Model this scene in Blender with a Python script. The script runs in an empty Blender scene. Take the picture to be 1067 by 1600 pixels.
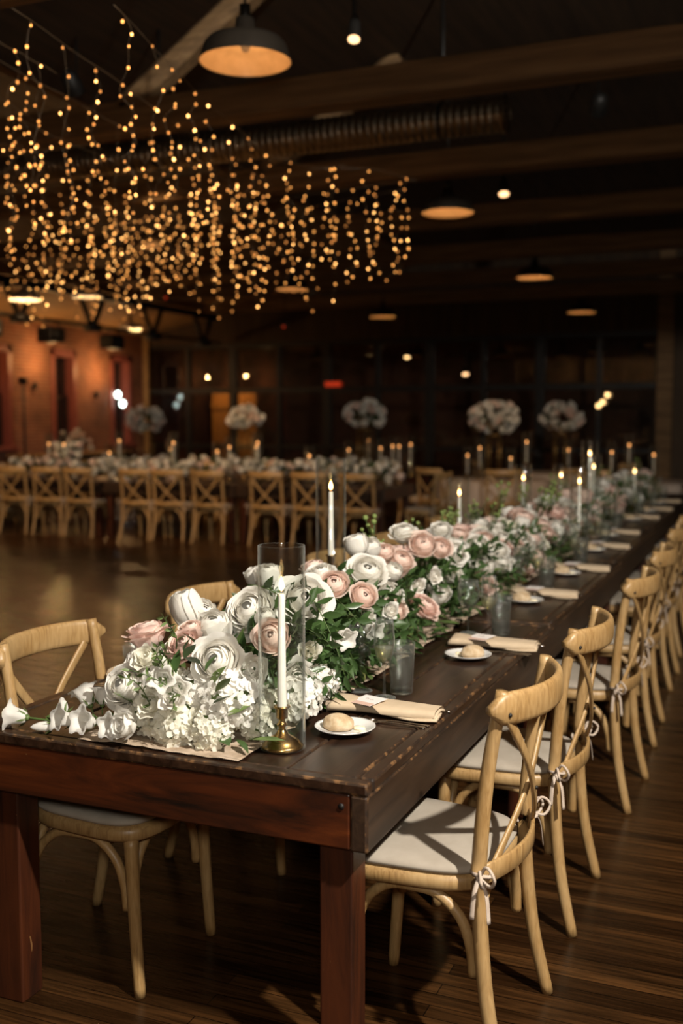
import bpy, math, random
from mathutils import Vector, Matrix, Euler, noise
R = math.radians
SC = bpy.context.scene
COL = SC.collection
random.seed(7)

# ------------------------------------------------------------------ camera, world, lights, exposure
# World axes: x to the right across the long table, y along it, z up. The table's near right corner is the origin.
cam_d = bpy.data.cameras.new('camera')
cam_d.sensor_fit = 'VERTICAL'; cam_d.sensor_height = 36.0; cam_d.sensor_width = 24.0
cam_d.lens = 37.1
cam_d.clip_end = 200
cam_d.dof.use_dof = True
cam_d.dof.focus_distance = 2.78
cam_d.dof.aperture_fstop = 1.95
cam = bpy.data.objects.new('camera', cam_d); COL.objects.link(cam)
cam.location = (0.8349, -2.1355, 1.57)
cam.rotation_euler = (R(90 - 4.953), 0, R(22.80))
SC.camera = cam

W = bpy.data.worlds.new('night'); SC.world = W; W.use_nodes = True
W.node_tree.nodes['Background'].inputs['Color'].default_value = (1.0, 0.62, 0.35, 1)
W.node_tree.nodes['Background'].inputs['Strength'].default_value = 0.0035

def lamp(name, kind, loc, energy, color, radius=0.1, rot=None, **kw):
    l = bpy.data.lights.new(name, kind); l.energy = energy; l.color = color
    if kind in ('POINT', 'SPOT'): l.shadow_soft_size = radius
    for k, v in kw.items(): setattr(l, k, v)
    o = bpy.data.objects.new(name, l); COL.objects.link(o); o.location = loc
    if rot: o.rotation_euler = rot
    return o
# the photographer's off-camera flash, high to the right of the camera
lamp('flash_light', 'POINT', (2.38, -1.16, 3.9), 1420, (1.0, 0.94, 0.84), 0.07)
# weak fill added beside the camera to lift the shadows
lamp('added_fill', 'POINT', (.86, -2.25, 1.78), 95, (1.0, 0.94, 0.84), 0.10)
SC.view_settings.view_transform = 'Standard'
SC.view_settings.look = 'None'
SC.view_settings.gamma = 1.0
SC.view_settings.use_curve_mapping = False
SC.view_settings.exposure = 0.0
SC.cycles.use_denoising = True
SC.cycles.max_bounces = 10
SC.cycles.transparent_max_bounces = 40
SC.cycles.transmission_bounces = 10
SC.cycles.caustics_refractive = False
SC.cycles.caustics_reflective = False
SC.cycles.sample_clamp_indirect = 4.0

# ------------------------------------------------------------------ mesh helper
class MB:
    def __init__(s): s.v = []; s.f = []; s.m = []
    def add(s, vs, fs, mi=0, M=None):
        b = len(s.v)
        if M is not None: vs = [M @ Vector(p) for p in vs]
        s.v += [tuple(p) for p in vs]; s.f += [tuple(b + i for i in f) for f in fs]; s.m += [mi] * len(fs)
        return s
    def box(s, x0, x1, y0, y1, z0, z1, mi=0, M=None):
        vs = [(x0, y0, z0), (x1, y0, z0), (x1, y1, z0), (x0, y1, z0), (x0, y0, z1), (x1, y0, z1), (x1, y1, z1), (x0, y1, z1)]
        return s.add(vs, [(0, 3, 2, 1), (4, 5, 6, 7), (0, 1, 5, 4), (1, 2, 6, 5), (2, 3, 7, 6), (3, 0, 4, 7)], mi, M)
    def sweep(s, pts, sect, ups=None, mi=0, M=None, caps=True):
        """pts: centre line; sect(i, t) -> list of (a, b) offsets along the side and up axes."""
        P = [Vector(p) for p in pts]; n = len(P); vs = []; fs = []
        up = Vector((0, 0, 1)) if ups is None else Vector(ups)
        for i in range(n):
            T = (P[min(i + 1, n - 1)] - P[max(i - 1, 0)]).normalized()
            A = T.cross(up)
            if A.length < 1e-3: A = T.cross(Vector((0, 1, 0)))
            A.normalize(); B = A.cross(T).normalized()
            q = sect(i, i / (n - 1)); k = len(q)
            vs += [P[i] + A * a + B * b for a, b in q]
        for i in range(n - 1):
            for j in range(k):
                fs.append((i * k + j, i * k + (j + 1) % k, (i + 1) * k + (j + 1) % k, (i + 1) * k + j))
        if caps: fs.append(tuple(range(k - 1, -1, -1))); fs.append(tuple((n - 1) * k + j for j in range(k)))
        return s.add(vs, fs, mi, M)
    def tube(s, pts, r, n=10, mi=0, M=None, ups=None, caps=True):
        rr = r if callable(r) else (lambda t: r)
        return s.sweep(pts, lambda i, t: [(rr(t) * math.cos(2 * math.pi * j / n), rr(t) * math.sin(2 * math.pi * j / n)) for j in range(n)], ups, mi, M, caps)
    def flat(s, pts, w, th, ups=None, mi=0, M=None):
        c = min(w, th) * 0.3; a, b = w / 2, th / 2
        q = [(a - c, b), (-a + c, b), (-a, b - c), (-a, -b + c), (-a + c, -b), (a - c, -b), (a, -b + c), (a, b - c)]
        return s.sweep(pts, lambda i, t: q, ups, mi, M)
    def lathe(s, prof, n=32, mi=0, M=None, lobes=None):
        vs = []; fs = []; k = len(prof)
        for j in range(n):
            a = 2 * math.pi * j / n; c, q = math.cos(a), math.sin(a)
            for i, (r, z) in enumerate(prof):
                rr = r if lobes is None else r * lobes(a, i)
                vs.append((rr * c, rr * q, z))
        for j in range(n):
            for i in range(k - 1):
                fs.append((j * k + i, ((j + 1) % n) * k + i, ((j + 1) % n) * k + i + 1, j * k + i + 1))
        if prof[0][0] > 1e-5: fs.append(tuple(j * k for j in range(n - 1, -1, -1))) if False else None
        return s.add(vs, [f for f in fs if f], mi, M)
    def grid(s, fn, nu, nv, mi=0, M=None):
        vs = [fn(i / nu, j / nv) for i in range(nu + 1) for j in range(nv + 1)]
        fs = [(i * (nv + 1) + j, (i + 1) * (nv + 1) + j, (i + 1) * (nv + 1) + j + 1, i * (nv + 1) + j + 1) for i in range(nu) for j in range(nv)]
        return s.add(vs, fs, mi, M)
    def ball(s, c, rx, ry=None, rz=None, n=12, mi=0, M=None):
        ry = ry or rx; rz = rz or rx; k = n // 2
        prof = [(math.sin(math.pi * i / k), -math.cos(math.pi * i / k)) for i in range(k + 1)]
        T = Matrix.Translation(c) @ Matrix.Diagonal((rx, ry, rz, 1))
        return s.lathe(prof, n, mi, T if M is None else M @ T)
    def mesh(s, name, mats, smooth=True):
        me = bpy.data.meshes.new(name); me.from_pydata(s.v, [], s.f)
        for m in (mats if isinstance(mats, (list, tuple)) else [mats]): me.materials.append(m)
        me.polygons.foreach_set('material_index', s.m)
        if smooth:
            me.polygons.foreach_set('use_smooth', [True] * len(s.f))
        me.update()
        return me
    def build(s, name, mats, parent=None, smooth=True, bevel=0, bmat=-1, solid=0):
        o = obj(name, s.mesh(name, mats, smooth), parent)
        if solid:
            md = o.modifiers.new('thick', 'SOLIDIFY'); md.thickness = solid; md.offset = 0
        if bevel:
            md = o.modifiers.new('soft edge', 'BEVEL'); md.width = bevel; md.segments = 2; md.limit_method = 'ANGLE'; md.material = bmat
        return o

def obj(name, me, parent=None, M=None):
    o = bpy.data.objects.new(name, me); COL.objects.link(o)
    if parent is not None: o.parent = parent
    if M is not None: o.matrix_basis = M
    return o
def tag(o, label=None, cat=None, group=None, kind=None):
    if label: o['label'] = label
    if cat: o['category'] = cat
    if group: o['group'] = group
    if kind: o['kind'] = kind
    return o
def thing(name, label, cat, loc=(0, 0, 0), rz=0, group=None):
    o = bpy.data.objects.new(name, None); COL.objects.link(o); o.empty_display_size = .1
    o.location = loc; o.rotation_euler = (0, 0, rz)
    return tag(o, label, cat, group)
def dup(o, loc=None, rz=None, label=None, group=None, parent=None):
    c = o.copy(); COL.objects.link(c)
    if parent is not None: c.parent = parent
    for ch in list(o.children): dup(ch, parent=c)
    if loc is not None: c.location = loc
    if rz is not None: c.rotation_euler = (0, 0, rz)
    if label: c['label'] = label
    if group: c['group'] = group
    return c
def aim(loc, direction, size=1.0, spin=0.0, sz=None):
    """matrix that turns local +z to a direction"""
    q = Vector(direction).normalized().to_track_quat('Z', 'Y').to_matrix().to_4x4()
    return Matrix.Translation(loc) @ q @ Matrix.Rotation(spin, 4, 'Z') @ Matrix.Diagonal((size, size, sz or size, 1))
ORD = ['nearest', 'second', 'third', 'fourth', 'fifth', 'sixth', 'seventh', 'eighth', 'ninth', 'tenth', 'eleventh', 'twelfth']

# ------------------------------------------------------------------ materials
def mat(name, base=(.5, .5, .5), rough=.5, metal=0, spec=.5, **kw):
    m = bpy.data.materials.new(name); m.use_nodes = True
    b = m.node_tree.nodes['Principled BSDF']
    b.inputs['Base Color'].default_value = (*base, 1); b.inputs['Roughness'].default_value = rough
    b.inputs['Metallic'].default_value = metal; b.inputs['Specular IOR Level'].default_value = spec
    for k, v in kw.items():
        b.inputs[k].default_value = (*v, 1) if isinstance(v, tuple) and b.inputs[k].type == 'RGBA' else v
    return m
def nd(m, t, **kw):
    n = m.node_tree.nodes.new(t)
    for k, v in kw.items(): setattr(n, k, v)
    return n
def lk(m, a, b): m.node_tree.links.new(a, b)
def coords(m, scale=(1, 1, 1), kind='Object'):
    tc = nd(m, 'ShaderNodeTexCoord'); mp = nd(m, 'ShaderNodeMapping'); mp.inputs['Scale'].default_value = scale
    lk(m, tc.outputs[kind], mp.inputs['Vector']); return mp.outputs['Vector']
def ramp(m, fac, stops):
    r = nd(m, 'ShaderNodeValToRGB'); e = r.color_ramp.elements
    while len(e) < len(stops): e.new(.5)
    for i, (p, c) in enumerate(stops): e[i].position = p; e[i].color = (*c, 1)
    lk(m, fac, r.inputs['Fac']); return r.outputs['Color']
def tex(m, vec, scale, detail=4, rough=.55, dist=0):
    n = nd(m, 'ShaderNodeTexNoise'); n.inputs['Scale'].default_value = scale; n.inputs['Detail'].default_value = detail
    n.inputs['Roughness'].default_value = rough; n.inputs['Distortion'].default_value = dist
    lk(m, vec, n.inputs['Vector']); return n.outputs['Fac']
def bsdf(m): return m.node_tree.nodes['Principled BSDF']
def bump(m, h, strength=.2, dist=.01):
    b = nd(m, 'ShaderNodeBump'); b.inputs['Strength'].default_value = strength; b.inputs['Distance'].default_value = dist
    lk(m, h, b.inputs['Height']); lk(m, b.outputs['Normal'], bsdf(m).inputs['Normal'])
def noisy(name, stops, scale=(1, 1, 1), ns=8, detail=5, rough=.5, bmp=0, dist=0, kind='Object', **kw):
    m = mat(name, rough=rough, **kw)
    v = coords(m, scale, kind); f = tex(m, v, ns, detail, dist=dist)
    lk(m, ramp(m, f, stops), bsdf(m).inputs['Base Color'])
    if bmp: bump(m, f, bmp)
    return m
def mixc(m, fac, a, b, blend='MIX'):
    x = nd(m, 'ShaderNodeMix', data_type='RGBA', blend_type=blend)
    if isinstance(fac, (int, float)): x.inputs[0].default_value = fac
    else: lk(m, fac, x.inputs[0])
    for s, v in ((6, a), (7, b)):
        if isinstance(v, tuple): x.inputs[s].default_value = (*v, 1)
        else: lk(m, v, x.inputs[s])
    return x.outputs[2]

# chair wood: pale limed oak with faint open grain
oak = mat('limed_oak', rough=.42)
_v = coords(oak, (22, 22, 3.0)); _f = tex(oak, _v, 3.2, 6, .6, 1.2); _g = tex(oak, coords(oak, (1, 1, 1)), 7, 3)
_c = ramp(oak, _f, [(.28, (.20, .108, .036)), (.5, (.34, .20, .074)), (.72, (.43, .275, .118))])
lk(oak, mixc(oak, ramp(oak, _g, [(.35, (0, 0, 0)), (.7, (.45, .45, .45))]), _c, (.47, .325, .16)), bsdf(oak).inputs['Base Color'])
bump(oak, _f, .12, .004)

def table_wood(name, dark, mid, light, rough, stretch, chips=True):
    m = mat(name, rough=rough)
    v = coords(m, stretch); f = tex(m, v, 2.2, 8, .62, .8)
    c = ramp(m, f, [(.3, dark), (.52, mid), (.78, light)])
    if chips:
        f2 = tex(m, coords(m, tuple(3 + 1.2 * a for a in stretch)), 3.2, 3, .5, .4)
        c = mixc(m, ramp(m, f2, [(.735, (0, 0, 0)), (.75, (1, 1, 1))]), c, (.17, .08, .028))
    lk(m, c, bsdf(m).inputs['Base Color']); bump(m, f, .25, .004)
    return m
top_wood = table_wood('table_top_wood', (.009, .004, .002), (.026, .012, .0065), (.060, .030, .015), .30, (9, .8, 9))
side_wood = table_wood('table_side_wood', (.012, .006, .003), (.028, .014, .007), (.05, .026, .013), .45, (9, .8, 9))
apron_wood = table_wood('table_apron_wood', (.007, .003, .0015), (.056, .0122, .0028), (.125, .029, .0055), .4, (.9, 9, 6))
leg_wood = table_wood('table_leg_wood', (.008, .003, .0015), (.044, .0105, .0028), (.080, .0195, .0048), .45, (8, 8, .8))
worn = noisy('worn_edge_wood', [(.40, (.018, .010, .006)), (.56, (.045, .023, .011)), (.66, (.17, .085, .033))], (14, 14, 14), 2.5, 6, .5)

# floor: narrow dark strips running across the room
floor_m = mat('floor_strip_wood', rough=.3, spec=.16)
_b = nd(floor_m, 'ShaderNodeTexBrick'); _b.offset = .37; _b.inputs['Scale'].default_value = 1
_b.inputs['Brick Width'].default_value = 1.5; _b.inputs['Row Height'].default_value = .058; _b.inputs['Mortar Size'].default_value = .0016
_b.inputs['Color1'].default_value = (.016, .0065, .0022, 1); _b.inputs['Color2'].default_value = (.058, .025, .008, 1); _b.inputs['Mortar'].default_value = (.004, .002, .001, 1)
lk(floor_m, coords(floor_m), _b.inputs['Vector'])
_f = tex(floor_m, coords(floor_m, (1.2, 22, 1)), 2.4, 7, .65, .5)
_fc = mixc(floor_m, 1.0, _b.outputs['Color'], ramp(floor_m, _f, [(.3, (.25, .25, .25)), (.5, (.9, .9, .9)), (.7, (1.9, 1.8, 1.6))]), 'MULTIPLY')
lk(floor_m, _fc, bsdf(floor_m).inputs['Base Color'])
lk(floor_m, ramp(floor_m, _f, [(.3, (.20, .20, .20)), (.7, (.36, .36, .36))]), bsdf(floor_m).inputs['Roughness'])
bump(floor_m, _b.outputs['Fac'], -.25, .003)

# brick wall (in the y-z plane)
brick_m = mat('red_brick', rough=.85)
_tc = nd(brick_m, 'ShaderNodeTexCoord'); _sx = nd(brick_m, 'ShaderNodeSeparateXYZ'); _cx = nd(brick_m, 'ShaderNodeCombineXYZ')
lk(brick_m, _tc.outputs['Object'], _sx.inputs[0])
_ad = nd(brick_m, 'ShaderNodeMath', operation='ADD'); lk(brick_m, _sx.outputs['X'], _ad.inputs[0]); lk(brick_m, _sx.outputs['Y'], _ad.inputs[1])
lk(brick_m, _ad.outputs[0], _cx.inputs['X']); lk(brick_m, _sx.outputs['Z'], _cx.inputs['Y'])
_b = nd(brick_m, 'ShaderNodeTexBrick'); _b.inputs['Scale'].default_value = 1; _b.inputs['Brick Width'].default_value = .21; _b.inputs['Row Height'].default_value = .072
_b.inputs['Mortar Size'].default_value = .008; _b.inputs['Color1'].default_value = (.30, .105, .055, 1); _b.inputs['Color2'].default_value = (.22, .075, .045, 1); _b.inputs['Mortar'].default_value = (.34, .22, .15, 1)
lk(brick_m, _cx.outputs[0], _b.inputs['Vector'])
_f = tex(brick_m, _tc.outputs['Object'], 1.7, 5)
lk(brick_m, mixc(brick_m, 1.0, _b.outputs['Color'], ramp(brick_m, _f, [(.3, (.6, .6, .6)), (.7, (1.25, 1.2, 1.15))]), 'MULTIPLY'), bsdf(brick_m).inputs['Base Color'])
bump(brick_m, _b.outputs['Fac'], -.4, .006)

beam_m = noisy('old_beam_timber', [(.3, (.11, .062, .025)), (.55, (.24, .14, .062)), (.75, (.35, .22, .10))], (.5, 9, 9), 2.0, 7, .75, .2)
deck_m = noisy('dark_roof_boards', [(.3, (.030, .017, .008)), (.7, (.075, .043, .020))], (9, .6, 1), 1.5, 5, .8)
plank_m = noisy('dark_wall_planks', [(.3, (.05, .028, .013)), (.7, (.12, .07, .03))], (6, 6, .5), 1.8, 5, .7)
soffit_m = noisy('pine_ceiling_boards', [(.3, (.22, .12, .045)), (.7, (.38, .22, .085))], (9, .7, 2), 2.0, 5, .7)
door_m = noisy('orange_pine_door', [(.3, (.30, .13, .03)), (.7, (.48, .23, .06))], (8, 8, .7), 2.0, 5, .55)
black_metal = noisy('black_steel', [(.3, (.008, .007, .006)), (.7, (.02, .018, .016))], (1, 1, 1), 12, 3, .5, metal=.3)
frame_paint = noisy('red_window_paint', [(.3, (.26, .07, .055)), (.7, (.34, .10, .075))], (1, 1, 1), 9, 3, .5)
dark_frame = noisy('dark_window_sash', [(.3, (.02, .012, .01)), (.7, (.035, .02, .016))], (1, 1, 1), 9, 3, .5)
galv = noisy('galvanised_duct', [(.3, (.20, .16, .11)), (.7, (.32, .26, .18))], (1, 1, 1), 5, 4, .34, metal=.9)
shade_out = noisy('pendant_enamel', [(.3, (.026, .020, .015)), (.7, (.045, .036, .027))], (1, 1, 1), 4, 3, .4, metal=.4)
shade_in = noisy('pendant_inner_enamel', [(.3, (.50, .34, .19)), (.7, (.62, .43, .25))], (1, 1, 1), 14, 4, .35)
white_enamel = noisy('white_enamel', [(.3, (.6, .58, .53)), (.7, (.75, .72, .67))], (1, 1, 1), 5, 3, .4)
linen = noisy('offwhite_cushion_cloth', [(.3, (.31, .265, .21)), (.7, (.37, .32, .26))], (1, 1, 1), 14, 5, .9, .06)
tie_m = noisy('cushion_tie_cloth', [(.3, (.42, .33, .26)), (.7, (.52, .43, .35))], (1, 1, 1), 40, 3, .9)
napkin_m = noisy('champagne_napkin', [(.3, (.46, .35, .23)), (.7, (.55, .43, .295))], (1, 1, 1), 16, 4, .85, .06)
runner_m = noisy('gauze_runner', [(.3, (.30, .215, .145)), (.5, (.42, .32, .23)), (.7, (.52, .41, .31))], (1, 1, 1), 22, 6, .95, .5)
cloth_m = noisy('blush_tablecloth', [(.3, (.42, .34, .28)), (.7, (.52, .43, .36))], (6, 6, .4), 3, 3, .9)
cream_cloth = noisy('cream_tablecloth', [(.3, (.55, .42, .22)), (.7, (.66, .52, .30))], (6, 6, .4), 3, 3, .9)
china = noisy('white_china', [(.3, (.70, .685, .65)), (.7, (.76, .745, .72))], (1, 1, 1), 3, 2, .12, **{'Coat Weight': .5})
bread_m = noisy('bread_crust', [(.3, (.36, .24, .125)), (.5, (.48, .355, .215)), (.72, (.60, .49, .35))], (1, 1, 1), 46, 6, .8, .35)
butter_m = noisy('butter', [(.3, (.80, .70, .46)), (.7, (.86, .77, .55))], (1, 1, 1), 30, 2, .4)
card_m = noisy('white_card', [(.3, (.74, .68, .64)), (.7, (.80, .75, .72))], (1, 1, 1), 30, 2, .7)
card_pink = noisy('blush_card_band', [(.3, (.58, .38, .30)), (.7, (.64, .44, .36))], (1, 1, 1), 30, 2, .7)
ink_m = noisy('grey_ink', [(.3, (.25, .2, .18)), (.7, (.3, .25, .22))], (1, 1, 1), 30, 2, .7)
silver = noisy('polished_steel', [(.3, (.55, .50, .44)), (.7, (.72, .67, .60))], (1, 1, 1), 8, 2, .14, metal=1.0)
brass = noisy('aged_brass', [(.3, (.50, .29, .09)), (.7, (.72, .47, .18))], (1, 1, 1), 18, 4, .22, metal=1.0)
gold = noisy('gold_stand', [(.3, (.32, .20, .07)), (.7, (.45, .30, .11))], (1, 1, 1), 8, 3, .35, metal=.9)
wax = mat('white_wax', (.86, .82, .76), .45, **{'Subsurface Weight': .25, 'Subsurface Radius': (.02, .012, .006), 'Subsurface Scale': .3})
lk(wax, ramp(wax, tex(wax, coords(wax), 30, 2), [(.3, (.82, .77, .70)), (.7, (.88, .84, .78))]), bsdf(wax).inputs['Base Color'])
wick_m = noisy('burnt_wick', [(.3, (.01, .008, .006)), (.7, (.03, .02, .015))], (1, 1, 1), 90, 2, .9)

def emit(name, color, strength, var=.15, sample=True):
    m = bpy.data.materials.new(name); m.use_nodes = True; t = m.node_tree; t.nodes.clear()
    e = nd(m, 'ShaderNodeEmission'); o = nd(m, 'ShaderNodeOutputMaterial'); e.inputs['Strength'].default_value = strength
    f = tex(m, coords(m), 20, 2)
    lk(m, ramp(m, f, [(.3, tuple(c * (1 - var) for c in color)), (.7, color)]), e.inputs['Color']); lk(m, e.outputs[0], o.inputs[0])
    if not sample: m.cycles.emission_sampling = 'NONE'
    return m
flame_m = bpy.data.materials.new('candle_flame'); flame_m.use_nodes = True; flame_m.node_tree.nodes.clear()
_e = nd(flame_m, 'ShaderNodeEmission'); _o = nd(flame_m, 'ShaderNodeOutputMaterial'); _tc = nd(flame_m, 'ShaderNodeTexCoord'); _sx = nd(flame_m, 'ShaderNodeSeparateXYZ')
lk(flame_m, _tc.outputs['Generated'], _sx.inputs[0])
lk(flame_m, ramp(flame_m, _sx.outputs['Z'], [(0, (1, .30, .05)), (.25, (1, .62, .22)), (.6, (1, .66, .26)), (1, (1, .40, .10))]), _e.inputs['Color'])
_e.inputs['Strength'].default_value = 14; lk(flame_m, _e.outputs[0], _o.inputs[0])
bulb_ms = [emit('fairy_bulb_bright', (1, .47, .13), 10, sample=False), emit('fairy_bulb', (1, .40, .09), 4.5, sample=False), emit('fairy_bulb_dim', (1, .36, .08), 2.2, sample=False)]
far_flame_m = emit('distant_candle_flame', (1, .40, .12), 5.5)
spot_m = emit('warm_lamp_glass', (1, .56, .26), 3.2)
white_lamp = emit('white_lamp_glass', (.85, 1, .92), 9)
amber_lamp = emit('amber_lamp_glass', (1, .60, .24), 4)
red_lamp = emit('red_lamp_glass', (1, .07, .02), .45)
dull_amber = emit('amber_glow', (1, .45, .16), .35)

def thin_glass(name, tint=(.96, .97, .96), edge=.95, base=.03, rough=.03, power=3.2, bmp=0, rim_glint=.42, mist=0.0):
    m = bpy.data.materials.new(name); m.use_nodes = True; m.node_tree.nodes.clear()
    tr = nd(m, 'ShaderNodeBsdfTransparent'); gl = nd(m, 'ShaderNodeBsdfGlossy'); mx = nd(m, 'ShaderNodeMixShader'); o = nd(m, 'ShaderNodeOutputMaterial')
    tr.inputs[0].default_value = (*tint, 1); gl.inputs['Roughness'].default_value = rough; gl.inputs['Color'].default_value = (.95, .97, .96, 1)
    lw = nd(m, 'ShaderNodeLayerWeight'); lw.inputs['Blend'].default_value = .5
    p = nd(m, 'ShaderNodeMath', operation='POWER'); lk(m, lw.outputs['Facing'], p.inputs[0]); p.inputs[1].default_value = power
    q = nd(m, 'ShaderNodeMath', operation='MULTIPLY_ADD'); lk(m, p.outputs[0], q.inputs[0]); q.inputs[1].default_value = edge; q.inputs[2].default_value = base
    g2 = nd(m, 'ShaderNodeBsdfGlossy'); g2.inputs['Roughness'].default_value = .32; g2.inputs['Color'].default_value = (.95, .97, .96, 1); mg = nd(m, 'ShaderNodeMixShader'); mg.inputs[0].default_value = .06
    lk(m, gl.outputs[0], mg.inputs[1]); lk(m, g2.outputs[0], mg.inputs[2])
    lk(m, q.outputs[0], mx.inputs[0]); lk(m, tr.outputs[0], mx.inputs[1]); lk(m, mg.outputs[0], mx.inputs[2])
    df = nd(m, 'ShaderNodeBsdfDiffuse'); df.inputs[0].default_value = (.85, .88, .86, 1); tl = nd(m, 'ShaderNodeBsdfTranslucent'); tl.inputs[0].default_value = (.85, .88, .86, 1)
    md = nd(m, 'ShaderNodeMixShader'); md.inputs[0].default_value = .5; lk(m, df.outputs[0], md.inputs[1]); lk(m, tl.outputs[0], md.inputs[2])
    p2 = nd(m, 'ShaderNodeMath', operation='POWER'); lk(m, lw.outputs['Facing'], p2.inputs[0]); p2.inputs[1].default_value = 7
    q2 = nd(m, 'ShaderNodeMath', operation='MULTIPLY_ADD'); lk(m, p2.outputs[0], q2.inputs[0]); q2.inputs[1].default_value = rim_glint; q2.inputs[2].default_value = mist  # painted pale edges stand in for light refracted in the glass
    mf = nd(m, 'ShaderNodeMixShader'); lk(m, q2.outputs[0], mf.inputs[0]); lk(m, mx.outputs[0], mf.inputs[1]); lk(m, md.outputs[0], mf.inputs[2]); lk(m, mf.outputs[0], o.inputs[0])
    if bmp:
        f = tex(m, coords(m), 260, 3); b = nd(m, 'ShaderNodeBump'); b.inputs['Strength'].default_value = bmp; b.inputs['Distance'].default_value = .002
        lk(m, f, b.inputs['Height']); lk(m, b.outputs['Normal'], gl.inputs['Normal'])
    return m
glass_m = thin_glass('clear_glass')
stem_glass = thin_glass('stemware_glass', (.97, .98, .97), 1.0, .05, .05, 2.2, 0, .75, .012)
tumbler_m = thin_glass('misted_glass', (.95, .96, .95), .8, .05, .06, 2.5, .5, .4, .025)
water_m = thin_glass('iced_water', (.90, .92, .90), .5, .06, .06, 2.0, .5, .2, .008)
wine_m = thin_glass('sparkling_wine', (.86, .80, .52), .3, .05, .1, 2.0, .2, .15, .22)
pane_m = thin_glass('window_pane_glass', (.70, .70, .68), .7, .05, .0, 4)

def petal_mat(name, c, c2, trans=.38):
    m = bpy.data.materials.new(name); m.use_nodes = True; b = bsdf(m); b.inputs['Roughness'].default_value = .6; b.inputs['Specular IOR Level'].default_value = .25
    f = tex(m, coords(m), 3.2, 3); col = ramp(m, f, [(.3, c2), (.7, c)])
    lk(m, col, b.inputs['Base Color'])
    t = nd(m, 'ShaderNodeBsdfTranslucent'); lk(m, col, t.inputs[0]); mx = nd(m, 'ShaderNodeMixShader'); mx.inputs[0].default_value = trans
    o = m.node_tree.nodes['Material Output']; lk(m, b.outputs[0], mx.inputs[1]); lk(m, t.outputs[0], mx.inputs[2]); lk(m, mx.outputs[0], o.inputs[0])
    return m
white_p = petal_mat('white_petal', (.90, .88, .83), (.88, .85, .78))
cream_p = petal_mat('cream_petal', (.89, .87, .78), (.85, .82, .68))
blush_p = petal_mat('blush_petal', (.90, .77, .69), (.88, .68, .585))
pink_p = petal_mat('pink_petal', (.87, .65, .585), (.88, .72, .63))
green_bud = petal_mat('green_bud', (.30, .36, .12), (.18, .26, .07), .2)
def leaf_mat(name, a, b, rough=.35, tr=.2):
    m = petal_mat(name, a, b, tr); bsdf(m).inputs['Roughness'].default_value = rough; bsdf(m).inputs['Specular IOR Level'].default_value = .5
    return m
leaf_m = leaf_mat('dark_green_leaf', (.068, .125, .036), (.032, .070, .020))
leaf_light = leaf_mat('light_green_leaf', (.16, .22, .07), (.09, .15, .04), .5)
stem_m = leaf_mat('green_stem', (.10, .16, .04), (.06, .10, .025), .5)

# ------------------------------------------------------------------ the room
def struct(o, label=None): o['kind'] = 'structure'; return o
RX, LX, NY, FY = 6.0, -13.17, -6.0, 19.2
m = MB(); m.box(-16, RX + 2, NY - 1, FY + 5, -.1, 0); struct(m.build('floor', floor_m, smooth=False))
# ceiling: sloped pine boards over the brick wall, then dark roof boards
m = MB(); m.box(-6.0, RX + .2, NY, FY + 4.6, 4.85, 5.0); struct(m.build('ceiling', deck_m, smooth=False))
m = MB(); m.add([(LX - .3, NY, 3.5), (LX - .3, FY + 4.6, 3.5), (-6.0, FY + 4.6, 4.9), (-6.0, NY, 4.9), (LX - .3, NY, 3.62), (LX - .3, FY + 4.6, 3.62), (-6.0, FY + 4.6, 5.02), (-6.0, NY, 5.02)],
             [(0, 1, 2, 3), (7, 6, 5, 4), (0, 3, 7, 4), (1, 5, 6, 2), (0, 4, 5, 1), (3, 2, 6, 7)])
struct(m.build('ceiling_slope', soffit_m, smooth=False))
# left brick wall with window openings
wins = [(11.62, 12.44), (13.69, 14.51), (15.74, 16.56), (17.80, 18.60)]
m = MB(); ZS, ZH = 1.04, 2.92
ys = [NY] + [q for w_ in wins for q in w_] + [FY + .2]
for i in range(0, len(ys), 2): m.box(LX - .35, LX, ys[i], ys[i + 1], 0, 3.56)
for a, b in wins:
    m.box(LX - .35, LX, a, b, 0, ZS)
    # segmental arch: bricks above a shallow curve
    n = 8
    for k in range(n):
        y0, y1 = a + (b - a) * k / n, a + (b - a) * (k + 1) / n; t = (k + .5) / n * 2 - 1
        m.box(LX - .35, LX, y0, y1, ZH + .12 * (1 - t * t), 3.56)
struct(m.build('wall_left', brick_m, smooth=False))
for i, (a, b) in enumerate(wins):
    e = thing('window_%d' % (i + 1), None, None, (LX - .06, (a + b) / 2, ZS)); e['kind'] = 'structure'
    h, w2 = ZH - ZS + .12, (b - a) / 2
    f = MB()
    f.box(-.20, .10, -w2, -w2 + .10, 0, h); f.box(-.20, .10, w2 - .12, w2, 0, h); f.box(-.20, .10, -w2, w2, h - .14, h)
    f.build('window_frame', frame_paint, e, False, .006)
    f = MB(); f.box(-.10, .20, -w2 - .06, w2 + .06, -.06, .03); f.build('window_sill', frame_paint, e, False, .006)
    f = MB()
    for (z0, z1, x) in ((.03, h * .52, -.09), (h * .50, h - .14, -.14)):
        f.box(x - .02, x + .02, -w2 + .12, -w2 + .17, z0, z1); f.box(x - .02, x + .02, w2 - .17, w2 - .12, z0, z1)
        f.box(x - .02, x + .02, -w2 + .12, w2 - .12, z0, z0 + .06); f.box(x - .02, x + .02, -w2 + .12, w2 - .12, z1 - .06, z1)
        f.box(x - .012, x + .012, -.02, .02, z0, z1)
    f.build('window_sash', dark_frame, e, False, .004)
    f = MB(); f.box(-.117, -.113, -w2 + .14, w2 - .14, .06, h - .18); f.build('window_pane', pane_m, e, False)
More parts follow.
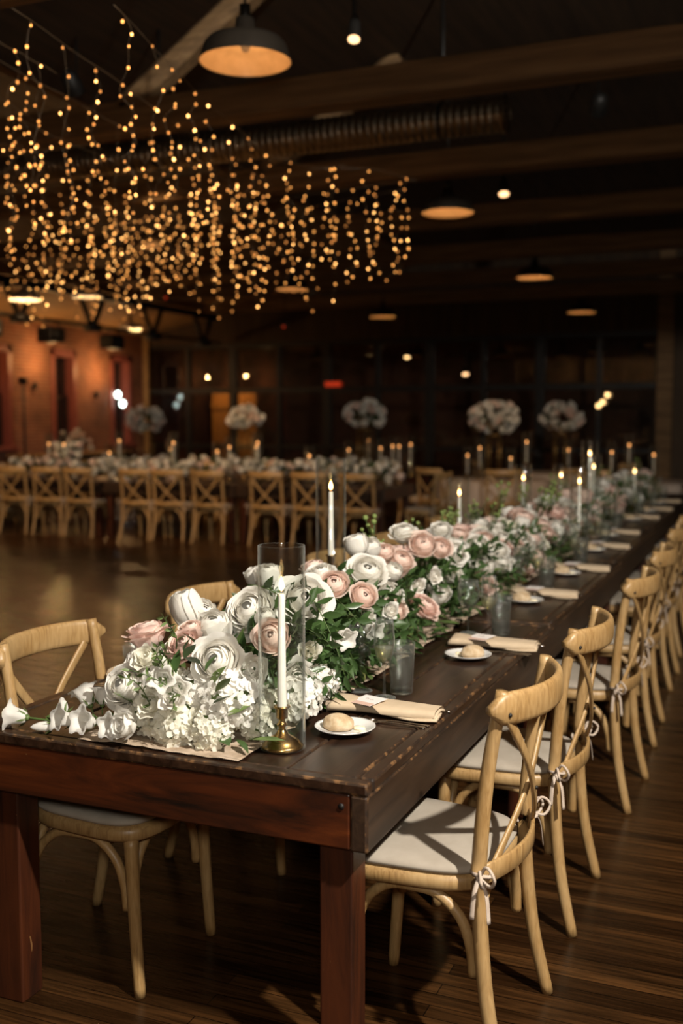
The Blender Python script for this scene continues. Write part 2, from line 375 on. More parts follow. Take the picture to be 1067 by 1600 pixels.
# other walls
m = MB(); m.box(RX, RX + .2, NY, FY + 4.6, 0, 5); struct(m.build('wall_right', plank_m, smooth=False))
m = MB(); m.box(-1.45, RX, FY, FY + .2, 0, 5); struct(m.build('wall_end', plank_m, smooth=False))
m = MB(); m.box(LX - .3, -1.45, FY, FY + .2, 3.3, 5); struct(m.build('wall_end_upper', deck_m, smooth=False))
m = MB(); m.box(LX - .3, RX, NY - .2, NY, 0, 5); struct(m.build('wall_near', plank_m, smooth=False))
m = MB(); m.box(LX - .3, RX, FY + 4.4, FY + 4.6, 0, 5); struct(m.build('wall_back_room', brick_m, smooth=False))
m = MB(); m.box(LX - .35, LX, FY + .2, FY + 4.6, 0, 5); struct(m.build('wall_back_room_left', brick_m, smooth=False))
# glazed partition at the end of the hall
e = thing('partition', None, None, ((LX - 1.45) / 2, FY + .05, 0)); e['kind'] = 'structure'
hw = (-1.45 - LX) / 2; bays = 10
for k in range(bays + 1):
    x = -hw + 2 * hw * k / bays
    f = MB(); wd = .09 if k % 2 == 0 else .05
    f.box(x - wd, x + wd, -.07, .07, 0, 3.3); f.build('mullion', black_metal, e, False, .006)
for z, t in ((.08, .08), (.98, .04), (2.25, .06), (3.26, .05)):
    f = MB(); f.box(-hw, hw, -.06, .06, z - t, z + t); f.build('transom', black_metal, e, False, .006)
for k in range(bays):
    x0, x1 = -hw + 2 * hw * k / bays, -hw + 2 * hw * (k + 1) / bays
    for z0, z1 in ((.16, .94), (1.02, 2.19), (2.31, 3.21)):
        f = MB(); f.box(x0 + .05, x1 - .05, -.004, .004, z0, z1); f.build('glass_pane', pane_m, e, False)
# timber post at the wall's left end, beams, rafters and purlins
m = MB(); m.box(LX + .02, LX + .16, FY - .12, FY - .02, 0, 3.6); struct(m.build('trim_1', soffit_m, smooth=False, bevel=.01))
m = MB(); m.box(-1.5, -1.2, FY - .16, FY, 0, 4.85); struct(m.build('trim_2', beam_m, smooth=False, bevel=.01))
BY = [2.45, 4.9, 7.2, 9.65, 12.1, 14.55, 17.0]
for y in BY:
    o = MB().box(-10.2, RX, -.11, .11, 3.76, 3.98).build('beam', beam_m, None, False, .012); o.location = (0, y, 0); struct(o)
for y in BY[:3]:
    for (xa, za, xb, zb) in ((-3.9, 3.95, -2.5, 4.86), (-6.9, 4.7, -8.3, 3.95), (1.8, 3.95, 3.0, 4.86)):
        o = MB().flat([(xa, 0, za), (xb, 0, zb)], .16, .22, (0, 1, 0)).build('rafter_beam', beam_m, None, False); o.location = (0, y, 0); struct(o)

# ------------------------------------------------------------------ long farm tables
def farm_table(name, label, loc, rz, L=2.012, Wd=1.15, group=None):
    """local: x from -Wd to 0, y from 0 to L"""
    t = thing(name, label, 'table', loc, rz, group)
    m = MB(); n = 6; gap = .0035
    rnd = random.Random(len(label))
    for k in range(n):
        x0, x1 = -Wd + .04 + (Wd - .08) * k / n, -Wd + .04 + (Wd - .08) * (k + 1) / n
        dz = rnd.uniform(-.0015, .0015)
        m.box(x0 + gap / 2, x1 - gap / 2, .04, L - .04, .728, .758 + dz)
    m.box(-Wd, 0, 0, .04 - gap, .730, .7595); m.box(-Wd, 0, L - .04 + gap, L, .730, .7595)
    m.box(-Wd, -Wd + .04 - gap, .04, L - .04, .730, .7595); m.box(-.04 + gap, 0, .04, L - .04, .730, .7595)
    m.build('tabletop', [top_wood, worn], t, False, .006, 1)
    for y0, y1 in ((.004, .036), (L - .036, L - .004)):
        m = MB(); m.box(-Wd + .045, -.045, y0, y1, .60, .7295); m.build('end_apron', [apron_wood, worn], t, False, .004, 0)
    for x0, x1 in ((-.044, -.001), (-Wd + .001, -Wd + .044)):
        m = MB(); m.box(x0, x1, .003, L - .003, .597, .7298); m.build('side_apron', [side_wood, worn], t, False, .006, 1)
    for x in (-.095, -Wd + .095):
        for y in (.085, L - .085):
            m = MB(); m.box(x - .042, x + .042, y - .042, y + .042, 0, .729); m.build('leg', [leg_wood, worn], t, False, .005, 0)
    for x in (-.065, -Wd + .065):
        m = MB(); m.ball((x, .003, .70), .008, .004, .008, 8); m.build('bolt', black_metal, t)
    return t
TB = [(0, 0), (-.012, 2.03), (-.05, 4.06), (-.09, 6.09), (-.13, 8.12)]
for i, (x, y) in enumerate(TB):
    farm_table('farm_table', ['dark worn farm table at the near end of the long row, beside the first candle', 'dark farm table second in the long row, joined behind the nearest one', 'dark farm table third along the long flower covered row', 'dark farm table fourth along the long flower covered row', 'dark farm table at the far end of the long flower covered row'][i], (x, y, 0), 0, group='long row of farm tables')
def tshift(y):  # sideways offset of the row at distance y
    for (x, y0) in reversed(TB):
        if y >= y0 - .01: return x
    return 0

# ------------------------------------------------------------------ cross-back chair, facing local +y
def qbez(a, b, c, n=9):
    a, b, c = Vector(a), Vector(b), Vector(c)
    return [a * (1 - t) ** 2 + b * 2 * t * (1 - t) + c * t * t for t in [i / n for i in range(n + 1)]]
def spline(pts, n=6):
    P = [Vector(p) for p in pts]; out = []
    for i in range(len(P) - 1):
        p0, p1, p2, p3 = P[max(i - 1, 0)], P[i], P[i + 1], P[min(i + 2, len(P) - 1)]
        for k in range(n):
            t = k / n
            out.append(.5 * ((2 * p1) + (p2 - p0) * t + (2 * p0 - 5 * p1 + 4 * p2 - p3) * t * t + (3 * p1 - p0 - 3 * p2 + p3) * t ** 3))
    out.append(P[-1]); return out
def seat_outline(k=1.0, n=44):
    out = []
    for i in range(n):
        a = 2 * math.pi * i / n; c, s = math.cos(a), math.sin(a)
        e = .52
        x = math.copysign(abs(c) ** e, c); y = math.copysign(abs(s) ** e, s)
        wx = .222 + .018 * y
        out.append((x * wx * k, y * .212 * k + .005))
    return out
def slab(m, outline, z0, z1, r=.006, crown=0, mi=0):
    n = len(outline); cx = sum(p[0] for p in outline) / n; cy = sum(p[1] for p in outline) / n
    rings = []
    for (z, ins) in ((z0, r), (z0 + r, 0), (z1 - r, 0), (z1, r)):
        rings.append([(cx + (x - cx) * (1 - ins / .22), cy + (y - cy) * (1 - ins / .22), z) for x, y in outline])
    for k, f in ((.75, .55), (.45, .85), (.15, 1.0)):
        rings.append([(cx + (x - cx) * k, cy + (y - cy) * k, z1 + crown * f) for x, y in outline])
    vs = [p for rg in rings for p in rg]; fs = []
    for a in range(len(rings) - 1):
        for j in range(n): fs.append((a * n + j, a * n + (j + 1) % n, (a + 1) * n + (j + 1) % n, (a + 1) * n + j))
    fs.append(tuple(range(n - 1, -1, -1))); fs.append(tuple((len(rings) - 1) * n + j for j in range(n)))
    m.add(vs, fs, mi)
def make_chair(label, cushion=True):
    t = thing('crossback_chair', label, 'chair')
    m = MB(); slab(m, seat_outline(), .435, .478, .010); m.build('seat', oak, t)
    post = {}
    for s in (-1, 1):
        pts = spline([(s * .225, -.262, 0), (s * .214, -.218, .20), (s * .207, -.196, .44), (s * .207, -.200, .60), (s * .207, -.218, .78), (s * .205, -.247, .945)], 5)
        m = MB(); m.tube(pts, lambda q: .0165 + .0025 * math.sin(math.pi * min(1, q * 1.15)), 12)
        post[s] = m.build('rear_leg', oak, t)
        pts = spline([(s * .188, .158, .44), (s * .190, .166, .24), (s * .193, .182, .0)], 6)
        m = MB(); m.tube(pts, lambda q: .0205 - .0045 * q, 12); m.build('front_leg', oak, t)
    # top rail bowing back, wrapped round the posts
    n = 18; pts = []
    for i in range(n + 1):
        a = -1 + 2 * i / n; pts.append((a * .245, -.318 + .092 * abs(a) ** 2.2, .905))
    def rs(i, q):
        a = abs(-1 + 2 * q); e = max(0, (a - .84) / .16); h = .040 * math.sqrt(max(.05, 1 - e * e)); th = .0125 + .006 * (1 if a > .78 else 0) * (1 - e * .7)
        return [(th * math.cos(g) * (1 if abs(math.cos(g)) > .3 else 1), h * math.copysign(abs(math.sin(g)) ** .55, math.sin(g))) for g in [2 * math.pi * j / 14 for j in range(14)]]
    m = MB(); m.sweep(pts, rs); m.build('top_rail', oak, t)
    for s in (-1, 1):
        lean = .008 * s
        pts = spline([(s * .212, -.258, .895), (s * .10, -.268 + lean, .765), (0, -.262 + lean, .655), (-s * .10, -.240 + lean, .56), (-s * .195, -.212, .485)], 6)
        m = MB(); m.sweep(pts, lambda i, q: [(a * (.0155 - .003 * math.sin(math.pi * q)), b * .0055) for a, b in ((1, .6), (.6, 1), (-.6, 1), (-1, .6), (-1, -.6), (-.6, -1), (.6, -1), (1, -.6))], (0, -1, 0)); m.build('cross_slat', oak, t)
    for s in (-1, 1): m = MB(); m.ball((s * .214, -.268, .893), .006, .005, .006, 8); m.build('bolt', black_metal, t)
    m = MB(); m.ball((0, -.278, .655), .005, .005, .005, 8); m.build('bolt', black_metal, t)
    pts = [(a * .215, -.255 + .05 * a * a, .50) for a in [-1 + 2 * i / 14 for i in range(15)]]
    m = MB(); m.flat(pts, .012, .05); m.build('back_rail', oak, t)
    # bent braces: an arch between each pair of legs
    for (p, q) in (((-.19, .165), (.19, .165)), ((-.208, -.20), (.208, -.20)), ((-.20, .16), (-.207, -.20)), ((.20, .16), (.207, -.20))):
        a, b = Vector((*p, 0)), Vector((*q, 0)); d = (b - a); L = d.length; d.normalize()
        ctr = Vector((0, -.02, 0)); mid = (a + b) / 2; inw = (ctr - mid).normalized() * .018
        za = .235
        def P(k, z): return (a + d * k + inw + Vector((0, 0, z)))
        pts = spline([P(.022, za), P(.030, za + .07), P(.058, .375), P(.115, .421), P(L / 2, .428), P(L - .115, .421), P(L - .058, .375), P(L - .03, za + .07), P(L - .022, za)], 4)
        m = MB(); m.tube(pts, .0135, 9); m.build('arched_brace', oak, t)
    if cushion:
        m = MB(); rnd = random.Random(3)
        slab(m, [(x, y * .98 - .006) for x, y in seat_outline(.985)], .476, .500, .009, .010); c = m.build('seat_cushion', linen, t)
        for s in (-1, 1):
            m = MB()
            m.tube(spline([(s * .17, -.185, .492), (s * .20, -.175, .50), (s * .232, -.20, .505), (s * .215, -.226, .50), (s * .188, -.215, .498)], 4), .0048, 6)
            k = (s * .236, -.205, .503)
            m.ball(k, .009, n=8)
            for (dx, dy, dz) in ((.05, -.02, .012), (.03, -.045, .02)):   # loops
                m.tube(spline([k, (k[0] + s * dx * .6, k[1] + dy * .5, k[2] + dz + .015), (k[0] + s * dx, k[1] + dy, k[2] + dz - .005), (k[0] + s * dx * .5, k[1] + dy * .7, k[2] - .012), k], 5), .0042, 5)
            for (dx, dy, dz) in ((.018, -.03, -.10), (.04, .005, -.085)):  # loose ends
                m.flat(spline([k, (k[0] + s * dx * .7, k[1] + dy * .7, k[2] - .03), (k[0] + s * dx, k[1] + dy, k[2] + dz)], 5), .011, .0018)
            m.build('cushion_tie', tie_m, c)
    return t
A0 = make_chair('limed oak cross back chair with linen cushion at the table corner, nearest camera')
CH_R = [(.010, .435, 88), (.02, 1.225, 90), (.045, 2.335, 88), (.03, 3.265, 91), (.0, 4.40, 90), (-.02, 5.35, 88), (-.04, 6.6, 91), (-.06, 7.5, 90), (-.08, 8.6, 90)]
A0.location = (CH_R[0][0], CH_R[0][1], 0); A0.rotation_euler = (0, 0, R(CH_R[0][2])); A0['group'] = 'chairs along the open side of the long table'
for i, (x, y, a) in enumerate(CH_R[1:]):
    dup(A0, (x, y, 0), R(a), '%s limed oak cross back chair from the front corner, right side of long table' % ORD[i + 1], 'chairs along the open side of the long table')
CH_L = [(-.925, .39, -90), (-.91, 1.25, -91), (-.90, 2.42, -89), (-.92, 3.3, -90), (-.95, 4.4, -90)]
LBL = ['limed oak cross back chair at the left edge of the photo, beside the trailing bellflowers', 'limed oak cross back chair behind the pink rose and white bud', 'cross back chair half hidden behind the tall second hurricane glass', 'cross back chair fourth on the side behind the flowers', 'cross back chair fifth on the side behind the flowers']
for (x, y, a), l in zip(CH_L, LBL):
    dup(A0, (x, y, 0), R(a), l, 'chairs behind the flowers on the long table')

# ------------------------------------------------------------------ flowers
def rose_mesh(name, material, seed, N=30, end=78, flare=.34, ruffle=.03, zs=.95, petal_n=8, r0=.42, start=4):
    """petals wrapped over a round heart; each layer ends lower down and flares further out"""
    rnd = random.Random(seed); m = MB()
    for i in range(N):
        t = i / (N - 1); a0 = i * 2.39996 + rnd.uniform(-.25, .25)
        rs_ = r0 + (.80 - r0) * t ** .8 + rnd.uniform(-.02, .02)
        fe = R(start + (end - start) * t ** 1.15 + rnd.uniform(-4, 4) * min(1, t * 6)); fl = flare * (.30 + .70 * t ** 1.4) * rnd.uniform(.85, 1.15)
        wm = 1.9 - 1.05 * min(1, t * 1.6); ph = rnd.uniform(0, 6.3); tip = rnd.uniform(.10, .26)
        def fn(u, v, rs_=rs_, fe=fe, fl=fl, wm=wm, a0=a0, ph=ph, tip=tip, t=t):
            uu = u * 2 - 1; vv = v * (1 - tip * abs(uu) ** 2.4)
            f = math.pi * .93 + (fe - math.pi * .93) * vv ** .8
            k = max(0, (vv - .62) / .38); e = max(0, abs(uu) - .6) / .4
            r = rs_ * math.sin(f); z = rs_ * math.cos(f) * zs
            r += fl * k * k * (1 + .25 * e) + ruffle * (.3 + t) * math.sin(uu * 4.5 + ph) * k
            z -= fl * .30 * k ** 3 * t - ruffle * (.3 + t) * math.cos(uu * 5 + ph) * k
            r += .035 * e * vv * (.4 + t)
            w = wm * (.35 + .65 * math.sin(math.pi * min(.5, .10 + .55 * vv))) * (1 - .12 * k)
            a = a0 + uu * w
            return (r * math.cos(a), r * math.sin(a), z)
        m.grid(fn, petal_n, petal_n)
    m.ball((.01, .0, r0 * zs - .075), .075, .07, .07, 8)
    for k in range(5):   # sepals and a short stem underneath
        a = k * 1.2566
        m.add([(.06 * math.cos(a + .6), .06 * math.sin(a + .6), -.78), (.35 * math.cos(a), .35 * math.sin(a), -.74), (.06 * math.cos(a - .6), .06 * math.sin(a - .6), -.78), (.62 * math.cos(a), .62 * math.sin(a), -.60)], [(0, 1, 2), (0, 3, 1), (1, 3, 2)], 1)
    m.tube([(0, 0, -.70), (.02, 0, -.95), (0, .02, -1.3)], .045, 6, 1)
    return m.mesh(name, [material, stem_m])
def hydrangea_mesh(name, seed, n=120, low=-.35):
    rnd = random.Random(seed); m = MB(); k = 0
    for i in range(n):
        z = 1 - (i + .5) / n * (1 - low); a = i * 2.39996; r = math.sqrt(max(0, 1 - z * z))
        d = Vector((r * math.cos(a), r * math.sin(a), z)); d = (d + Vector((rnd.uniform(-.12, .12), rnd.uniform(-.12, .12), rnd.uniform(-.12, .12)))).normalized()
        M = aim(d * rnd.uniform(.86, 1.06), d + Vector((rnd.uniform(-.35, .35), rnd.uniform(-.35, .35), rnd.uniform(-.35, .35))), rnd.uniform(.19, .26), rnd.uniform(0, 6))
        for p in range(4):
            b = p * math.pi / 2
            def fn(u, v, b=b):
                l = v; w = .52 * math.sin(math.pi * (.08 + .80 * v)) * (u * 2 - 1)
                x, y = l, w
                return (x * math.cos(b) - y * math.sin(b), x * math.sin(b) + y * math.cos(b), .22 * l - .30 * w * w + .1 * l * l)
            m.grid(fn, 2, 3, 0, M)
        m.ball((0, 0, .06), .10, n=6, M=M)
    m.ball((0, 0, 0), .80, n=16, mi=1)
    return m.mesh(name, [cream_p if seed % 2 else white_p, leaf_light])
def bell_mesh(name, bud=False):
    m = MB()
    if bud:
        m.lathe([(0, 0), (.16, .06), (.24, .3), (.22, .6), (.12, .9), (0, 1.05)], 12)
    else:
        m.lathe([(.0, 0), (.22, .04), (.33, .25), (.36, .5), (.42, .72), (.60, .92), (.66, .90)], 25, lobes=lambda a, i: 1 + (.10 if i < 5 else .20) * (i / 6) * math.cos(5 * a))
        m.tube([(0, 0, .05), (0, 0, .6)], .05, 6)
    for k in range(5):
        a = k * 1.2566 + .6
        m.add([(.10 * math.cos(a + .9), .10 * math.sin(a + .9), -.02), (.34 * math.cos(a), .34 * math.sin(a), .10), (.10 * math.cos(a - .9), .10 * math.sin(a - .9), -.02), (.50 * math.cos(a), .50 * math.sin(a), .38)], [(0, 1, 2), (0, 3, 1), (1, 3, 2)], 1)
    m.ball((0, 0, -.03), .15, .15, .10, 8, 1)
    m.tube([(0, 0, -.1), (.05, .03, -.5)], .035, 5, 1)
    return m.mesh(name, [white_p, leaf_light])
def leaf(m, base, d, up, L, w, mi=0, curl=.15):
    d = Vector(d).normalized(); up = Vector(up); side = d.cross(up)
    if side.length < 1e-3: side = d.cross(Vector((1, 0, 0)))
    side.normalize(); nrm = side.cross(d).normalized(); base = Vector(base)
    prof = ((0, .06), (.22, .72), (.45, 1.0), (.7, .74), (.88, .30), (1.0, .02))
    vs = []; fs = []
    for (t, k) in prof:
        c = base + d * (L * t) - nrm * (curl * L * t * t)
        vs += [c - side * (w * k) + nrm * (w * k * .30), c, c + side * (w * k) + nrm * (w * k * .30)]
    for i in range(len(prof) - 1):
        a = i * 3; fs += [(a, a + 1, a + 4, a + 3), (a + 1, a + 2, a + 5, a + 4)]
    m.add(vs, fs, mi)
def spray_mesh(name, seed, length=.30, n=13, lf=.062, droop=.5, light=False):
    """stem starts at the origin and grows along local +z, then bends to +x"""
    rnd = random.Random(seed); m = MB(); pts = []
    for i in range(12):
        t = i / 11; pts.append(Vector((length * droop * t * t, .03 * math.sin(3 * t + seed), length * (t - .25 * droop * t * t))))
    m.tube(pts, lambda t: .0022 * (1 - .7 * t) + .0005, 5, 1)
    for i in range(n):
        t = .18 + .80 * i / (n - 1); k = min(10, int(t * 11)); p = pts[k].lerp(pts[k + 1], t * 11 - k); T = (pts[k + 1] - pts[k]).normalized()
        a = i * 2.4 + rnd.uniform(-.4, .4); sd = T.cross(Vector((math.cos(a), math.sin(a), .2))).normalized()
        leaf(m, p, T * .55 + sd * .85 if i < n - 1 else T, T.cross(sd) + Vector((0, 0, .6)), lf * rnd.uniform(.8, 1.2), lf * rnd.uniform(.17, .22), 0, rnd.uniform(.05, .3))
    return m.mesh(name, [leaf_light if light else leaf_m, stem_m])
def filler_mesh(name, seed):
    """sprig of small round buds"""
    rnd = random.Random(seed); m = MB()
    for k in range(9):
        a = rnd.uniform(0, 6.3); e = Vector((.05 * math.cos(a) * rnd.random(), .05 * math.sin(a) * rnd.random(), .10 + .08 * rnd.random()))
        m.tube([(0, 0, 0), e * .5 + Vector((0, 0, .02)), e], .0014, 4, 1); m.ball(e, rnd.uniform(.006, .011), n=8)
        leaf(m, e * .6, (math.cos(a), math.sin(a), .7), (0, 0, 1), .025, .006, 1)
    return m.mesh(name, [green_bud, stem_m])
ROSE = {
    'W': [rose_mesh('white_rose', white_p, s, 32, 84, .40, .030) for s in (1, 2, 3)],
    'B': [rose_mesh('blush_rose', blush_p, s, 28, 66, .30, .025) for s in (4, 5, 6)],
    'P': [rose_mesh('pink_rose', pink_p, s, 32, 84, .42, .040) for s in (7, 8)],
    'C': [rose_mesh('white_cup_rose', white_p, s, 22, 48, .20, .035, 1.1) for s in (9, 10)],
    'b': [rose_mesh('white_rosebud', white_p, 11, 14, 34, .12, .02, 1.35, r0=.5)],
    'f': [rose_mesh('ruffled_blossom', white_p, s, 12, 70, .42, .10, .9, 5, .35, 25) for s in (12, 13)] + [rose_mesh('ruffled_blossom', cream_p, 14, 12, 70, .42, .10, .9, 5, .35, 25)],
}
HYD = [hydrangea_mesh('hydrangea', 2), hydrangea_mesh('hydrangea', 3)]
BELL, BELLBUD = bell_mesh('bellflower'), bell_mesh('bellflower_bud', True)
SPRAY = [spray_mesh('leaf_spray', s, .26 + .03 * s, 13 + s, .058 + .004 * s, .35 + .12 * s) for s in range(5)]
SPRAY_L = [spray_mesh('pale_leaf_sprig', s + 20, .16, 11, .030, .3, True) for s in range(2)]
FILL = [filler_mesh('bud_sprig', s) for s in (1, 2)]
PNAME = {'W': 'white_rose', 'B': 'blush_rose', 'P': 'pink_rose', 'C': 'white_rose', 'b': 'white_rosebud', 'f': 'ruffled_blossom'}
TAX = -.55   # the flowers lie along this line of the table
def mound_z(dx): return .76 + .22 * math.sqrt(max(0, 1 - (dx / .27) ** 2))
def clear_places(M, me, O, lim=None):
    """pull a spray back until it leaves the place settings free"""
    if lim is None: lim = -.235 if random.random() < .12 else -.295
    for s in range(14):
        hi = max((M @ v.co).x for v in me.vertices) + O.x
        lo = min((M @ v.co).x for v in me.vertices) + O.x
        if hi < lim and lo > -.95: return M
        M = Matrix.Translation((-.02 if hi >= lim else .02, 0, 0)) @ M @ Matrix.Diagonal((.96, .96, .96, 1))
    return None
def arrangement(label, y0, y1, flowers, n_rand, n_spray, seed, right=1.0, nleaf=420, axis=TAX, zb=.76, hyd=(), sprays_y=None, rs=.05):
    rnd = random.Random(seed); yc = (y0 + y1) / 2
    t = thing('floral_arrangement', label, 'flowers', (axis, yc, zb), 0, 'flower garland of the long table')
    O = Vector((axis, yc, zb))
    # hidden mass of leaves and stems that fills the arrangement
    m = MB(); n = nleaf
    for i in range(n):
        y = rnd.uniform(y0 + .04, y1 - .02)
        if y < .45 and rnd.random() < .55: continue
        th = rnd.uniform(-.1, 3.24); rr = rnd.uniform(.5, .90)
        dx, dz = .25 * rr * math.cos(th), .235 * rr * max(0, math.sin(th))
        p = Vector((dx, y - yc, dz + .012))
        d = Vector((math.cos(th) + rnd.uniform(-.6, .6), rnd.uniform(-.9, .9), .5 * math.sin(th) + rnd.uniform(-.2, .7)))
        if p.z < .06: d.z = abs(d.z) * .3 + .05
        leaf(m, p, d, (rnd.uniform(-.5, .5), rnd.uniform(-.5, .5), 1), rnd.uniform(.045, .085), rnd.uniform(.010, .017), rnd.choice((0, 0, 0, 1)), rnd.uniform(0, .25))
    y_in = .34 if y0 < .5 else .05
    for i in range(int((y1 - y0 - y_in) / .06)):
        y = y0 + y_in + .06 * i - yc
        m.ball((rnd.uniform(-.02, .02), y, .06), .10, .05, .07, 10, 0)
    fo = m.build('foliage', [leaf_m, leaf_light], t); fo['kind'] = 'stuff'
    placed = []
    def put(kind, p, r, dirn):
        me = rnd.choice(ROSE[kind]); o = obj(PNAME[kind], me, t, aim(Vector(p) - O, dirn, r, rnd.uniform(0, 6.3))); placed.append((Vector(p), r))
        return o
    for (k, x, y, z, r, dv) in flowers: put(k, (x, y, z), r, dv)
    for (x, y, z, r) in hyd: obj('hydrangea', rnd.choice(HYD), t, aim(Vector((x, y, z)) - O, (rnd.uniform(-.3, .3), -.5, .8), r, rnd.uniform(0, 6)))
    tries = 0; cnt = 0
    while cnt < n_rand and tries < n_rand * 40:
        tries += 1
        y = rnd.uniform(y0 + .05, y1 - .05); th = rnd.uniform(.45, 2.9) if rnd.random() < .8 else rnd.uniform(.1, 3.0)
        k = rnd.choice('WWWBBBCPff'); r = rs * rnd.uniform(.85, 1.3) * (.65 if k == 'f' else 1)
        hh = .20 + .07 * rnd.random()
        p = Vector((axis + .21 * math.cos(th), y, zb + .03 + hh * math.sin(th)))
        if any((p - q).length < .78 * (r + s) for q, s in placed): continue
        put(k, p, r, (math.cos(th) * .9 + rnd.uniform(-.3, .3), rnd.uniform(-.75, .15), .45 + math.sin(th))); cnt += 1
    sy = sprays_y or (y0, y1)
    for i in range(n_spray):
        y = rnd.uniform(*sy); th = rnd.uniform(.05, 1.0) if rnd.random() < right else rnd.uniform(2.3, 3.1)
        p = Vector((.17 * math.cos(th), y - yc, .05 + .17 * math.sin(th)))
        d = Vector((math.cos(th), rnd.uniform(-.7, .45), .15 + .9 * math.sin(th)))
        M = aim(p, d, rnd.uniform(.75, 1.05), 0)
        # turn so that the spray droops (its +x towards the ground)
        best = max((M @ Matrix.Rotation(a, 4, 'Z') for a in [k * math.pi / 8 for k in range(16)]), key=lambda q: -(q.to_3x3() @ Vector((1, 0, 0))).z)
        me = rnd.choice(SPRAY)
        # keep the tips on or above the table
        for s in range(6):
            lo = min((best @ v.co).z for v in me.vertices)
            if lo > .004: break
            best = Matrix.Translation((0, 0, .03)) @ best @ Matrix.Diagonal((.95, .95, .95, 1))
        q = clear_places(best, me, O)
        if q is not None: obj('leaf_spray', me, t, q)
    for i in range(0 if y0 < 1 else 2 if y0 > 3.3 else 6):
        y = rnd.uniform(y0 + .35, y1 - .05); obj('bud_sprig', rnd.choice(FILL), t, aim((rnd.uniform(-.15, .12), y - yc, rnd.uniform(.22, .27)), (rnd.uniform(-.4, .4), rnd.uniform(-.4, .2), 1), rnd.uniform(.7, 1.1), 0))
    return t, O, rnd
F = (.35, -.75, .55)
f1 = [('W', -.47, .16, .966, .068, (.15, -.9, .45)), ('W', -.72, .12, .886, .064, (-.15, -.8, .5)), ('W', -.55, .50, 1.030, .080, (-.05, -.75, .62)), ('W', -.42, .57, 1.058, .078, (.45, -.7, .5)),
      ('b', -.72, .43, 1.035, .062, (-.2, -.2, .95)), ('C', -.68, .45, 1.025, .046, (.5, -.3, .7)), ('C', -.60, .37, .999, .066, (.1, -.35, .9)),
      ('P', -.75, .27, .995, .060, (-.25, -.05, 1)), ('P', -.62, .25, .975, .052, (-.1, -.6, .7)), ('B', -.63, .30, 1.01, .034, (0, -.3, .9)), ('B', -.40, .33, 1.000, .056, (.1, -.8, .4)),
      ('C', -.60, .70, 1.10, .052, (0, -.2, 1)), ('C', -.66, .74, 1.09, .046, (-.3, -.2, 1)), ('B', -.42, .79, 1.070, .054, (.25, -.65, .7)), ('B', -.36, .88, 1.025, .050, (.6, -.55, .5)),
      ('W', -.42, 1.06, 1.073, .074, (.35, -.5, .75)), ('C', -.35, 1.12, 1.07, .04, (.6, -.3, .7)), ('W', -.50, .87, 1.09, .05, (0, -.4, .9)), ('B', -.55, .92, 1.10, .042, (-.2, -.2, 1)),
      ('f', -.40, .22, .94, .045, (.3, -.9, .3)), ('f', -.66, .13, .965, .042, (-.1, -.7, .6)), ('f', -.60, .05, .87, .040, (-.1, -.9, .4)), ('f', -.53, .04, .895, .034, (.1, -.9, .4)),
      ('f', -.37, .50, .93, .034, (.6, -.7, .2)), ('f', -.35, .66, .93, .028, (.7, -.6, .2)), ('f', -.36, .92, .96, .03, (.7, -.5, .3)), ('f', -.66, .02, .815, .045, (-.3, -.9, .3)), ('f', -.36, .40, .88, .05, (.6, -.7, .2)),
      ('f', -.32, 1.02, .96, .032, (.7, -.5, .3)), ('f', -.76, .22, .93, .04, (-.5, -.6, .5)), ('f', -.70, .33, .95, .035, (-.2, -.4, .8)), ('C', -.47, .42, 1.03, .036, (.1, -.4, .9))]
h1 = [(-.56, .115, .812, .072), (-.43, .15, .868, .076), (-.65, .13, .82, .060), (-.37, .22, .82, .068), (-.34, .36, .83, .060), (-.46, .11, .805, .060), (-.34, .50, .84, .050), (-.52, .18, .87, .07), (-.62, .18, .87, .06)]
a1, O1, rn = arrangement('nearest flower mound of big white and pink roses with trailing bellflowers', .02, 1.02, f1, 0, 22, 11, .95, 430, hyd=h1, sprays_y=(.42, 1.05))
for i in range(46):   # greenery falling onto the table beside the first place
    y = rn.uniform(.47, 1.12)
    M = aim(Vector((-.38 + rn.uniform(-.04, .06), y, .80 + rn.uniform(0, .16))) - O1, (.9, rn.uniform(-.75, .3), rn.uniform(-.05, .45)), rn.uniform(.8, 1.1))
    me = rn.choice(SPRAY); M = max((M @ Matrix.Rotation(a, 4, 'Z') for a in [k * math.pi / 8 for k in range(16)]), key=lambda q: -(q.to_3x3() @ Vector((1, 0, 0))).z)
    lo = min((M @ v.co).z for v in me.vertices)
    if lo < .004: M = Matrix.Translation((0, 0, .006 - lo)) @ M
    M = clear_places(M, me, O1)
    if M is not None: obj('leaf_spray', me, a1, M)
